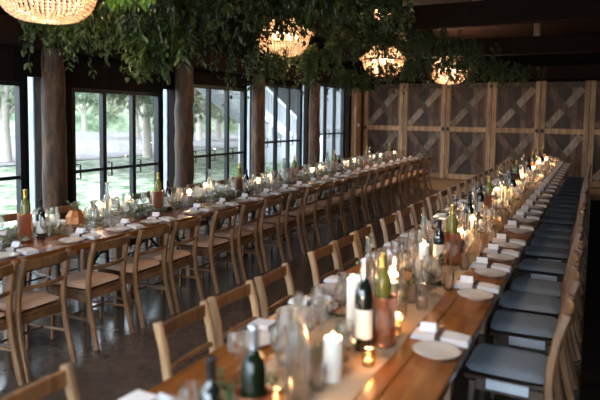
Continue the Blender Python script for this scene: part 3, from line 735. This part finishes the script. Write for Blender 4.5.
def make_cooler():
    c = empty('wine_cooler')
    MB().lathe([(0, 0), (.054, 0), (.057, .004), (.0575, .222), (.0595, .224), (.0595, .229), (.0565, .2295), (.0535, .222), (.0535, .012), (0, .012)], 28, cap=False).build('copper_body', 'copper', c, 60)
    MB().lathe([(.0578, .006), (.0592, .008), (.0592, .014), (.0578, .016)], 28, cap=False).build('foot_band', 'old_copper', c, 60); return c
def make_water_bottle():
    b = empty('water_bottle')
    MB().lathe([(0, .004), (.04, 0), (.043, .006), (.043, .22), (.038, .25), (.022, .285), (.0165, .31), (.0165, .375), (.02, .378), (.02, .388), (.0145, .39), (.0145, .31), (.036, .245), (.040, .22), (.040, .01), (0, .01)], 18, cap=False).build('bottle_body', 'clear_glass', b, 60)
    MB().lathe([(.0143, .37), (.0148, .39), (.021, .391), (.021, .403), (.012, .412), (0, .413)], 12, cap=False).build('stopper', 'clear_glass', b, 60); return b
def make_lantern():
    l = empty('glass_lantern'); n = 8; m = MB(); g = MB(); r = [.055, .088, .088, .05]; z = [0, .055, .115, .17]
    P = [[(r[k] * cos(2 * pi * j / n + .3), r[k] * sin(2 * pi * j / n + .3), z[k]) for j in range(n)] for k in range(4)]
    for k in range(4):
        for j in range(n):
            q = (j + 1) % n
            m.tube([P[k][j], P[k][q]], .0032, 5)
            if k < 3: m.tube([P[k][j], P[k + 1][j]], .0032, 5)
    m.build('wire_frame', 'old_copper', l, 60)
    for k in (0,):
        for j in range(n):
            q = (j + 1) % n; b = len(g.v); g.v += [P[k][j], P[k][q], P[k + 1][q], P[k + 1][j]]; g.f.append((b, b + 1, b + 2, b + 3))
    g.build('glass_panes', 'tinted_glass', l, 0)
    c = MB()
    for k in (1, 2):
        for j in range(n):
            q = (j + 1) % n; b = len(c.v); c.v += [P[k][j], P[k][q], P[k + 1][q], P[k + 1][j]]; c.f.append((b, b + 1, b + 2, b + 3))
    c.build('copper_panels', 'old_copper', l, 0); return l
def sprig(x0, y0, z0, rz, seed, mat, lab, ln=.7, n=26, lf=.055, lw=.018, spread=.05):
    """a loose spray of leafy stems lying along Y, laid around whatever stands on the table"""
    rr = random.Random(seed); m = MB(); s_ = MB(); cz, sz = cos(rz), sin(rz)
    near = [(a, b, c) for a, b, c in occ if abs(a - x0) < .6 and abs(b - y0) < .9]
    def clear(p, pad):
        wx, wy = x0 + cz * p[0] - sz * p[1], y0 + sz * p[0] + cz * p[1]
        return all((wx - a) ** 2 + (wy - b) ** 2 > (c + pad) ** 2 for a, b, c in near)
    for k in range(int(n * 1.9)):
        y = rr.uniform(-ln / 2, ln / 2); x = rr.uniform(-spread, spread); a = rr.uniform(-.9, .9) + (pi if rr.random() < .5 else 0)
        L_ = rr.uniform(.10, .22); up = rr.uniform(.1, .75); pts = []
        for j in range(6):
            t = j / 5; p = Vector((x + sin(a) * L_ * t, y + cos(a) * L_ * t, max(.006, .012 + L_ * (up * t - .3 * t * t))))
            if not clear(p, .004): break
            pts.append(p)
        if len(pts) < 3: continue
        s_.tube(pts, [.0022 - .0003 * j for j in range(len(pts))], 4)
        for j in range(1, len(pts)):
            for q in range(2 if j < len(pts) - 1 else 3):
                d = ((pts[j] - pts[j - 1]).normalized() + Vector((rr.uniform(-.9, .9), rr.uniform(-.9, .9), rr.uniform(-.1, .7)))).normalized()
                l = lf * rr.uniform(.7, 1.2)
                if clear(pts[j] + d * l, .008) and clear(pts[j] + d * l * .5, .012): m.leaf(pts[j], d, (rr.uniform(-.5, .5), rr.uniform(-.5, .5), 1), l, lw * rr.uniform(.7, 1.2))
    for v in (m.v, s_.v):
        for i, p in enumerate(v):
            if p[2] < .0015: v[i] = (p[0], p[1], .0015)
    if not m.v: return
    e = empty('greenery_sprig', (x0, y0, z0), rz); m.build('leaves', mat, e, 0); s_.build('stem', 'stem_green', e, 0)
    tag(e, lab, 'greenery', 'leafy table greenery')

PLATE, NAP, CARD = Proto(make_plate()), Proto(make_napkin()), Proto(single(make_card))
FLUTE = Proto(make_flute())
WINE, TUMB = Proto(make_wine_glass()), Proto(single(make_tumbler))
CAND_N, CAND_S = Proto(make_candle(.037, .17)), Proto(make_candle(.033, .115))
CAND_T = Proto(make_candle(.031, .25))
HURR, VOT, TEA = Proto(single(lambda: make_hurricane(.058, .205))), Proto(single(make_votive)), Proto(make_tealight())
BOT_R = Proto(make_bottle('red_bottle', 'black_foil', 'black foil cap')); BOT_W = Proto(make_bottle('white_bottle', 'gold_foil', 'yellow foil neck', .03, .11)); BOT_S = Proto(make_bottle('green_bottle', 'silver_foil', 'silver foil neck', .03, .11))
BOT_T = Proto(make_bottle('red_bottle', 'silver_foil', 'silver foil neck'))
COOL, WATER, LANT = Proto(make_cooler()), Proto(make_water_bottle()), Proto(make_lantern())
TZ = .7505; RZT = .7548
occ = []      # what stands where, so that things do not run into each other
def free(x, y, r, pad=.004):
    return all((x - a) ** 2 + (y - b) ** 2 > (r + c + pad) ** 2 for a, b, c in occ)
def claim(x, y, r): occ.append((x, y, r))

LEFT_T, MID_T = 'window tables', 'middle tables'
# ---- wine pairs
LCOOL = [(-4.13, 3.25), (-4.17, 4.93), (-4.16, 6.53), (-4.20, 8.18), (-4.29, 10.0), (-4.36, 11.9), (-4.44, 13.7)]
for i, (x, y) in enumerate(LCOOL):
    COOL.put((x, y, TZ), 0, f'copper wine cooler, {nth(i)} from the camera on the {LEFT_T}', 'wine cooler', 'copper wine coolers'); claim(x, y, .06)
    BOT_W.put((x + .006, y, TZ + .095), i, f'white wine bottle in the {nth(i)} copper cooler on the {LEFT_T}', 'bottle', 'wine bottles')
    if i % 2 == 0 or i == 1:
        BOT_R.put((x + .035, y + .125, TZ), i * 2 + 2.2, f'dark red wine bottle beside the {nth(i)} copper cooler on the {LEFT_T}', 'bottle', 'wine bottles'); claim(x + .035, y + .125, .04)
RCOOL = [(-.835, 2.55), (-.88, 4.22), (-.99, 6.55), (-1.02, 9.3), (-1.04, 12.1), (-1.05, 14.7)]
for i, (x, y) in enumerate(RCOOL):
    COOL.put((x, y, RZT), 0, f'copper wine cooler, {nth(i+1)} from the camera on the {MID_T}', 'wine cooler', 'copper wine coolers'); claim(x, y, .06)
    BOT_W.put((x - .006, y, RZT + .095), i, f'white wine bottle in the {nth(i+1)} copper cooler on the {MID_T}', 'bottle', 'wine bottles')
    bx, by = x - .075, y - .095
    if i == 0:
        o = BOT_T.put((bx + .02, by - .02, RZT), -.6, 'tall dark red wine bottle with silver neck foil beside the second copper cooler', 'bottle', 'wine bottles'); o.scale = (1.06, 1.06, 1.25); claim(bx + .02, by - .02, .042); continue
    BOT_R.put((bx, by, RZT), i * 2 - .6, f'dark red wine bottle beside the {nth(i+1)} copper cooler on the {MID_T}', 'bottle', 'wine bottles'); claim(bx, by, .04)
for i, (x, y) in enumerate([(-1.02, 5.6), (-.93, 8.1), (-1.0, 10.9), (-.98, 13.4)]):
    BOT_R.put((x, y, RZT), i, f'dark red wine bottle standing alone, {nth(i)} of those down the {MID_T}', 'bottle', 'wine bottles'); claim(x, y, .04)
# two bottles nearest the viewer
BOT_R.put((-.985, 1.40, RZT), 1.0, 'dark wine bottle with black cap, nearest bottle to the camera', 'bottle', 'wine bottles'); claim(-.985, 1.40, .04)
COOL.put((-.876, 1.46, RZT), 0, 'copper wine cooler nearest the camera on the middle tables', 'wine cooler', 'copper wine coolers'); claim(-.876, 1.46, .06)
BOT_S.put((-.876, 1.46, RZT + .095), 1.2, 'green glass wine bottle with silver foil in the copper cooler nearest the camera', 'bottle', 'wine bottles')
# ---- near candles and carafe on the middle tables
def candle_in(P, x, y, z, lab, lab2, hur=True):
    P.put((x, y, z + (.0065 if hur else 0)), rng.uniform(0, 6), lab, 'candle', 'lit pillar candles'); claim(x, y, .06 if hur else .04)
    if hur: HURR.put((x, y, z), 0, lab2, 'candle glass', 'hurricane candle glasses')
candle_in(CAND_N, -.895, 2.10, RZT, 'thick white pillar candle with lit flame, nearest on the middle tables', '', False)
candle_in(CAND_T, -1.03, 2.66, RZT, 'tall white pillar candle with lit flame left of the dark bottle', '', False)
candle_in(CAND_T, -.93, 3.62, RZT, 'tall white pillar candle with lit flame behind the second copper cooler', '', False)
WATER.put((-.93, 1.86, RZT), 0, 'clear glass water bottle, nearest one on the middle tables', 'water bottle', 'clear water bottles'); claim(-.93, 1.86, .045)
WATER.put((-4.05, 4.07, TZ), 0, 'tall clear glass water bottle before the second window, on the window tables', 'water bottle', 'clear water bottles'); claim(-4.05, 4.07, .045)
LANT.put((-4.19, 3.83, TZ), 0, 'faceted copper and glass lantern on the window tables near the first log post', 'lantern', 'faceted lanterns'); claim(-4.19, 3.83, .09)
LANT.put((-4.36, 5.60, TZ + .003), .4, 'faceted copper and glass lantern by the second log post', 'lantern', 'faceted lanterns'); claim(-4.37, 5.62, .09)
k = 0
for (x, y) in [(-4.22, 3.50), (-4.30, 4.22), (-4.40, 4.72), (-4.15, 5.45), (-4.35, 6.05), (-4.12, 6.95), (-4.25, 7.5), (-4.15, 8.75), (-4.3, 9.4), (-4.3, 10.6), (-4.4, 11.3), (-4.4, 12.5), (-4.45, 13.1), (-4.5, 14.3), (-4.2, 2.75)]:
    candle_in(CAND_S, x, y, TZ, f'white pillar candle in a glass cylinder, {nth(k)} along the {LEFT_T}', f'clear glass cylinder around the {nth(k)} candle along the {LEFT_T}'); k += 1
for i, (x, y) in enumerate([(-4.08, 5.75), (-4.2, 7.85), (-4.3, 9.7), (-4.4, 12.2), (-4.47, 13.9)]):
    WATER.put((x, y, TZ), 0, f'clear glass water bottle, {nth(i+1)} along the {LEFT_T}', 'water bottle', 'clear water bottles'); claim(x, y, .045)
k = 0
for y in [3.15, 4.6, 5.25, 5.95, 7.05, 7.6, 8.6, 9.75, 10.4, 11.4, 12.6, 13.1, 14.1, 14.95]:
    x = -1.0 + rng.uniform(-.1, .1)
    if not free(x, y, .06): x -= .12
    if free(x, y, .06):
        candle_in(CAND_S, x, y, RZT, f'white pillar candle in a glass cylinder, {nth(k)} along the {MID_T}', f'clear glass cylinder around the {nth(k)} candle along the {MID_T}'); k += 1
k = 0
for y in [2.95, 3.85, 4.95, 6.25, 7.3, 8.35, 9.05, 10.0, 11.1, 12.4, 13.7, 14.5]:
    x = -1.08 + rng.uniform(-.06, .1)
    if free(x, y, .045):
        WATER.put((x, y, RZT), 0, f'clear glass water bottle, {nth(k+1)} along the {MID_T}', 'water bottle', 'clear water bottles'); claim(x, y, .045); k += 1

# ---- place settings
def setting(xe, y, sgn, table, side, i, z, card=True, nap=True):
    """xe: the table edge; sgn: +1 when the table lies towards -x from that edge"""
    pos = f'at the {nth(i)} place from camera, {side}, {table}'
    px, py = xe - sgn * .125, y
    PLATE.put((px, py, z), rng.uniform(0, 6), f'small white plate {pos}', 'plate', 'side plates'); claim(px, py, .108)
    if nap:
        nx_ = xe - sgn * .145; ny_ = y + .172
        NAP.put((nx_, ny_, z + .004), rng.uniform(-.12, .12) + (0 if sgn > 0 else pi), f'white napkin with dark ribbon {pos}', 'napkin', 'folded napkins'); claim(nx_ - .06, ny_, .06); claim(nx_ + .06, ny_, .06)
        if card:
            CARD.put((nx_ - sgn * .062, ny_, z + .0365), rng.uniform(-.2, .2), f'white folded place card {pos}', 'place card', 'place cards')
def glasses(xe, y, sgn, table, side, i, z, n=4):
    pos = f'at the {nth(i)} place from camera, {side}, {table}'
    slots = [(WINE, .34, -.10, .04, 'wine glass', 'nearer clear wine glass'), (WINE, .36, .02, .04, 'wine glass', 'farther clear wine glass'), (TUMB, .31, .11, .037, 'tumbler', 'clear glass tumbler'), (FLUTE, .40, -.04, .033, 'champagne flute', 'slim clear champagne flute')]
    for P, dx, dy, r, cat, nm in slots[:n]:
        for _ in range(14):
            gx = xe - sgn * (dx + rng.uniform(-.035, .05)); gy = y + dy + rng.uniform(-.05, .05)
            if free(gx, gy, r):
                P.put((gx, gy, z), 0, f'{nm} {pos}', cat, {'wine glass': 'wine glasses', 'tumbler': 'tumblers'}.get(cat, 'champagne flutes')); claim(gx, gy, r); break
SR, SL = 'grey pad side', 'aisle side'
rys = [2.56, 3.50] + RRIGHT[1:]
for i, y in enumerate(rys): setting(-.465, y if i > 1 else y, 1, MID_T, SR, i, TZ)
for i, y in enumerate(RLEFT): setting(-1.50, y, -1, MID_T, SL, i, TZ)
for i, y in enumerate(LNEAR): setting(LX(y), y, 1, LEFT_T, SL, i, TZ)
for i, y in enumerate(LFAR): setting(LX(y) - TW, y, -1, LEFT_T, 'window side', i, TZ, False, i < 10)
for i, y in enumerate(rys): glasses(-.465, y, 1, MID_T, SR, i, RZT)
for i, y in enumerate(RLEFT): glasses(-1.50, y, -1, MID_T, SL, i, TZ if False else RZT)
for i, y in enumerate(LNEAR): glasses(LX(y), y, 1, LEFT_T, SL, i, TZ)
for i, y in enumerate(LFAR): glasses(LX(y) - TW, y, -1, LEFT_T, 'window side', i, TZ, 2)
for q in range(60):
    y = rng.uniform(1.72, 3.5); x = rng.uniform(-1.27, -.80)
    P, rr_, cat, nm, grp = ((WINE, .039, 'wine glass', 'clear stemmed wine glass in the crowd of glasses nearest the camera', 'wine glasses of the nearest cluster'), (FLUTE, .033, 'champagne flute', 'slim champagne flute in the crowd of glasses nearest the camera', 'champagne flutes of the nearest cluster'), (TUMB, .037, 'tumbler', 'clear tumbler in the crowd of glasses nearest the camera', 'tumblers of the nearest cluster'))[q % 3]
    if free(x, y, rr_) and (x - .36 * y < -1.57 or y > 2.7): P.put((x, y, RZT), 0, nm, cat, grp); claim(x, y, rr_)
VASE = Proto(make_vase()); SMALL = Proto(single(lambda: make_vase(False)))
k = 0
for q in range(64):
    y = 2.6 + q * .195
    for _ in range(10):
        x = -.98 + rng.uniform(-.24, .24); yy = y + rng.uniform(-.08, .08)
        if free(x, yy, .036):
            SMALL.put((x, yy, RZT), 0, f'small empty clear glass bottle, {nth(k)} along the {MID_T}', 'bottle', 'small clear bottles'); claim(x, yy, .036); k += 1; break
k = 0
for q in range(20):
    y = 2.7 + q * .6
    for _ in range(10):
        x = LX(y) - .5 + rng.uniform(-.16, .16); yy = y + rng.uniform(-.12, .12)
        if free(x, yy, .036):
            VASE.put((x, yy, TZ), rng.uniform(0, 6), f'small clear bud vase with a leafy stem, {nth(k)} along the {LEFT_T}', 'vase', 'bud vases'); claim(x, yy, .036); k += 1; break
# ---- tealights and greenery filling the middle of the runs
k = 0
for y in [1.75, 2.3, 2.8, 3.0, 3.4, 3.75, 4.05, 4.45, 4.8, 5.1, 5.45, 5.8, 6.1, 6.9, 7.2, 7.5, 7.95, 8.4, 8.9, 9.5, 9.9, 10.3, 10.8, 11.3, 11.8, 12.3, 12.9, 13.5, 14.0, 14.5, 15.0]:
    for _ in range(12):
        x = -.98 + rng.uniform(-.17, .17); yy = y + rng.uniform(-.12, .12)
        if free(x, yy, .035):
            VOT.put((x, yy, RZT), 0, f'small amber glass tealight holder, {nth(k)} along the {MID_T}', 'candle holder', 'tealight holders')
            TEA.put((x, yy, RZT + .0055), 0, f'lit tealight in the {nth(k)} amber holder along the {MID_T}', 'candle', 'tealights'); claim(x, yy, .035); k += 1; break
k = 0
for y in [2.9, 3.7, 4.45, 5.2, 5.95, 6.7, 7.45, 8.2, 8.95, 9.7, 10.45, 11.2, 11.95, 12.7, 13.45, 14.2]:
    for j in range(1 + (k % 3 == 0 and y < 10)):
        sprig(LX(y) - .53 + (.09 if j else -.06), y + (.36 if j else 0), TZ, rng.uniform(-.15, .15), 100 + k, 'leaf_olive', f'grey green olive leaf sprig, {nth(k)} from camera along the {LEFT_T}'); k += 1
k = 0
for y in [1.78, 2.35, 2.95, 3.6, 4.7, 5.9, 7.4, 9.0, 11.0, 13.0]:
    sprig(-1.0 + rng.uniform(-.05, .05), y, RZT, rng.uniform(-.2, .2), 200 + k, 'leaf_dark', f'dark green leaf sprig, {nth(k)} from camera along the {MID_T}', .6, 24, .06, .024, .07); k += 1

# ------------------------------------------------------------------ chandeliers
def make_chandelier():
    c = empty('bead_chandelier')
    m = MB(); rows = [(.06, .018), (.10, .019), (.14, .020), (.18, .023), (.22, .030), (.258, .043), (.292, .062), (.320, .085), (.344, .112), (.363, .142), (.378, .174), (.390, .207), (.399, .24), (.406, .272), (.412, .304)]
    for r, z in rows:
        n = 52
        for j in range(n):
            a = 2 * pi * j / n; m.octa((r * cos(a), r * sin(a), z), min(.020, r * .055), .0185)
    for j in range(8): a = 2 * pi * j / 8; m.tube([(r * .985 * cos(a), r * .985 * sin(a), z) for r, z in rows], .0016, 4)
    m.build('bead_strings', 'bead', c, 0)
    m = MB(); n = 40
    for k in range(8):
        t = (k + .5) / 8; r = .40 * (1 - t) ** .8 + .10; z = .34 + .34 * t + .05 * (t - t * t) * -4
        for j in range(n):
            a = 2 * pi * j / n; m.octa((r * cos(a), r * sin(a), z), min(.016, r * .06), .024)
    for j in range(8): a = 2 * pi * j / 8; m.tube([((.40 * (1 - t) ** .8 + .098) * cos(a), (.40 * (1 - t) ** .8 + .098) * sin(a), .34 + .34 * t - .2 * (t - t * t)) for t in [q / 8 for q in range(9)]], .0016, 4)
    m.build('crown_strings', 'bead', c, 0)
    for r, z in ((.415, .325), (.10, .69)):
        MB().lathe([(r - .012, z - .012), (r + .012, z - .012), (r + .012, z + .012), (r - .012, z + .012), (r - .012, z - .012)], 40, cap=False).build('metal_ring', 'gilt', c, 60)
    m = MB()
    for j in range(12):
        a = 2 * pi * j / 12; m.tube([(.415 * cos(a), .415 * sin(a), .325), (.39 * cos(a), .39 * sin(a), .18), (.30 * cos(a), .30 * sin(a), .062), (.10 * cos(a), .10 * sin(a), .012)], .004, 5)
    m.build('basket_ribs', 'gilt', c, 60)
    MB().tube([(0, 0, .30), (0, 0, 1.0)], .01, 8).build('hanging_rod', 'dark_iron', c)
    for j in range(6):
        a = 2 * pi * j / 6
        q = MB().lathe([(0, 0), (.012, .005), (.02, .03), (.014, .055), (0, .07)], 10, (.22 * cos(a), .22 * sin(a), .27), False).build('bulb', 'bulb', c, 80, 'glowing warm bulb')
    return c
CHAND = Proto(make_chandelier())
CPOS = [((-4.21, 3.57, 2.57), 1.0, 'beaded basket chandelier nearest the viewer above the window tables'),
        ((-4.34, 8.01, 2.70), 1.0, 'glowing beaded basket chandelier in greenery above the middle of the window tables'),
        ((-3.92, 11.57, 2.63), 1.0, 'glowing beaded basket chandelier third along, above the aisle near the barn doors'),
        ((-3.03, 13.6, 2.57), 1.0, 'beaded basket chandelier farthest away, half hidden in greenery'),
        ((-1.0, 1.4, 2.75), 1.0, 'unseen beaded basket chandelier added over the near end of the middle tables'),  # this one and the next hang out of view, added for warm light
        ((-.95, 4.5, 2.85), 1.0, 'beaded basket chandelier added above the middle tables, higher than the view'),
        ((-2.70, 7.9, 3.14), .30, 'small beaded basket chandelier high under the beam, mostly hidden')]
for i, (p, sc, lab) in enumerate(CPOS):
    o = CHAND.put(p, i * .4, lab, 'chandelier', 'beaded chandeliers'); o.scale = (sc, sc, sc)
    ld = bpy.data.lights.new('chandelier_lamp', 'POINT'); ld.energy = (32, 34, 52, 75, 24, 24, 26)[i] * sc; ld.color = (1, .68, .43); ld.shadow_soft_size = .10
    lo = bpy.data.objects.new('chandelier_lamp', ld); COL.objects.link(lo); lo.location = (p[0], p[1], p[2] + .24 * sc)

# ------------------------------------------------------------------ hanging greenery
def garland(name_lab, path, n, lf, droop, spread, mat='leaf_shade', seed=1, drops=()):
    """leafy branches tied along a line of points: PATH world points; DROPS: (t, length) trailing sprays"""
    rr = random.Random(seed); e = empty('hanging_greenery', path[0]); o0 = Vector(path[0]); P = [Vector(p) - o0 for p in path]; m = MB(); s_ = MB()
    def at(t):
        q = t * (len(P) - 1); i = min(int(q), len(P) - 2); return P[i].lerp(P[i + 1], q - i)
    s_.tube([at(k / 12) for k in range(13)], .018, 6)
    starts = []
    for k in range(n):
        t = rr.random(); p = at(t) + Vector((rr.gauss(0, spread * .5), rr.gauss(0, spread * .5), rr.uniform(-.05, .16)))
        starts.append((p, droop * rr.uniform(.45, 1.15)))
    for t, ln in drops:
        for q in range(5): starts.append((at(t) + Vector((rr.gauss(0, .10), rr.gauss(0, .10), 0)), ln * rr.uniform(.7, 1.05)))
    for p, L_ in starts:
        a = rr.uniform(0, 2 * pi); out = rr.uniform(.15, .6) * min(L_, .5); pts = []
        for j in range(7):
            t = j / 6; pts.append(p + Vector((cos(a) * out * t, sin(a) * out * t, .05 * sin(t * 2) - L_ * t * t * .9 - .1 * L_ * t)))
        s_.tube(pts, [.004 - .0005 * j for j in range(7)], 4)
        for j in range(1, 7):
            for q in range(4):
                d = (pts[j] - pts[j - 1]).normalized() * .5 + Vector((rr.uniform(-1, 1), rr.uniform(-1, 1), rr.uniform(-1, .5)))
                m.leaf(pts[j] + (pts[j - 1] - pts[j]) * rr.random(), d, (rr.uniform(-.6, .6), rr.uniform(-.6, .6), 1), lf * rr.uniform(.65, 1.25), lf * rr.uniform(.45, .62))
    m.build('leaves', mat, e, 0); s_.build('stem', 'stem_green', e, 0)
    return tag(e, name_lab, 'greenery', 'hanging greenery')
def atD(u, v, D):
    d = CAMR @ Vector(((u - CX) / F, -(v - CY) / F, -1)); return Vector((0, 0, CAMH)) + d * D
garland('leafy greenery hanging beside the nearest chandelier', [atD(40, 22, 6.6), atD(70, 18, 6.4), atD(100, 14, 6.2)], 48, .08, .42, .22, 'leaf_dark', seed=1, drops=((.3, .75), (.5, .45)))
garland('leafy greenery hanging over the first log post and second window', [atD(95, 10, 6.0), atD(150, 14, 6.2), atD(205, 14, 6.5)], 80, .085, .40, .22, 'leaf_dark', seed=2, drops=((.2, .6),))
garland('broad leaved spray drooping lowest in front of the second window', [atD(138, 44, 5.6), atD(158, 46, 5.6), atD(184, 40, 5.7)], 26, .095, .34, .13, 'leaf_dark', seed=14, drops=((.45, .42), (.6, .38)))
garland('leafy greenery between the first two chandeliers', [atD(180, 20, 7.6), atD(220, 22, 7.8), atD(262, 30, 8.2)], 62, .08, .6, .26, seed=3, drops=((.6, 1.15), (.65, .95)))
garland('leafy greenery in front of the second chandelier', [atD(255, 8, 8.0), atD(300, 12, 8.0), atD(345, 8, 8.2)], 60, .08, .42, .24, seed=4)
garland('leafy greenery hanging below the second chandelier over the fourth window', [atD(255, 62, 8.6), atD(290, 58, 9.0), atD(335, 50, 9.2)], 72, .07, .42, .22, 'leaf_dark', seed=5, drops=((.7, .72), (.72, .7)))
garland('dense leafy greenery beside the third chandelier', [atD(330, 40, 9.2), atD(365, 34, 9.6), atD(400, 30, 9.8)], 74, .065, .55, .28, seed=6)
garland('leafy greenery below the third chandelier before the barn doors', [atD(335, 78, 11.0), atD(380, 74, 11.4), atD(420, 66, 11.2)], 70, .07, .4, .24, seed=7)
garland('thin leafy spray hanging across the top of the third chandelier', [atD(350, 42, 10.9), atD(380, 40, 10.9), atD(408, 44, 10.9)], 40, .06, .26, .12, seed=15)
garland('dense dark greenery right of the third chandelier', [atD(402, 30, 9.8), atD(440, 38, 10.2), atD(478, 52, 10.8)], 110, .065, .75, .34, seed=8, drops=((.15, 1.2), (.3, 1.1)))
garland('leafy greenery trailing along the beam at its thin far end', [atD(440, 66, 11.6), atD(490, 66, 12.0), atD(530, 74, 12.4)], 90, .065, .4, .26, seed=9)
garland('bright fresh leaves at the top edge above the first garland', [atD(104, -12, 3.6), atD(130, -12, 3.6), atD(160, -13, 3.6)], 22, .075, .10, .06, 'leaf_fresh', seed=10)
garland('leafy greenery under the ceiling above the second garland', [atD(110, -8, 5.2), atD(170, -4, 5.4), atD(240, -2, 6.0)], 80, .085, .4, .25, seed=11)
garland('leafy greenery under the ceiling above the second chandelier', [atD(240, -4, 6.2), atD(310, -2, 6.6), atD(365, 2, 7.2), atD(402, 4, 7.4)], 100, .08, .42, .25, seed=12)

# ------------------------------------------------------------------ light
w = bpy.data.worlds.new('overcast_sky'); scene.world = w; w.use_nodes = True
nt = w.node_tree; bg = nt.nodes['Background']; bg.inputs[0].default_value = (.74, .87, 1.0, 1); bg.inputs[1].default_value = 7.0
for y0, y1, hd, rl in BAYS:
    ld = bpy.data.lights.new('window_portal', 'AREA'); ld.shape = 'RECTANGLE'; ld.size = y1 - y0 + .35; ld.size_y = hd
    lo = bpy.data.objects.new('window_portal', ld); COL.objects.link(lo); lo.location = (XL - .5, (y0 + y1) / 2 + .15, hd / 2)
    lo.matrix_world = Matrix.Translation(lo.location) @ Matrix(((0, 0, -1), (1, 0, 0), (0, -1, 0))).transposed().transposed().to_4x4()
    ld.cycles.is_portal = True
ld = bpy.data.lights.new('window_portal', 'AREA'); ld.shape = 'RECTANGLE'; ld.size = FW; ld.size_y = 2.7; ld.cycles.is_portal = True
lo = bpy.data.objects.new('window_portal', ld); COL.objects.link(lo)
lo.matrix_world = Matrix.Translation((XL + .3 + FW / 2, YF - .3, 1.35)) @ Matrix.Rotation(pi / 2, 4, 'X')
ld = bpy.data.lights.new('window_portal', 'AREA'); ld.shape = 'RECTANGLE'; ld.size = 2.4; ld.size_y = 2.2; ld.cycles.is_portal = True
lo = bpy.data.objects.new('window_portal', ld); COL.objects.link(lo); lo.location = (-.5, -.7, ZC + .15)
def glow(p, e):
    ld = bpy.data.lights.new('candle_light', 'POINT'); ld.energy = e; ld.color = (1, .58, .26); ld.shadow_soft_size = .02
    lo = bpy.data.objects.new('candle_light', ld); COL.objects.link(lo); lo.location = p
for o in list(COL.objects):
    if o.name.startswith('pillar_candle'):
        h = max(c.location.z + max(v.co.z for v in c.data.vertices) for c in o.children)
        glow((o.location.x, o.location.y, o.location.z + h + .02), 1.3)
    elif o.name.startswith('tealight') and 'holder' not in o.name: glow((o.location.x, o.location.y, o.location.z + .06), .45)
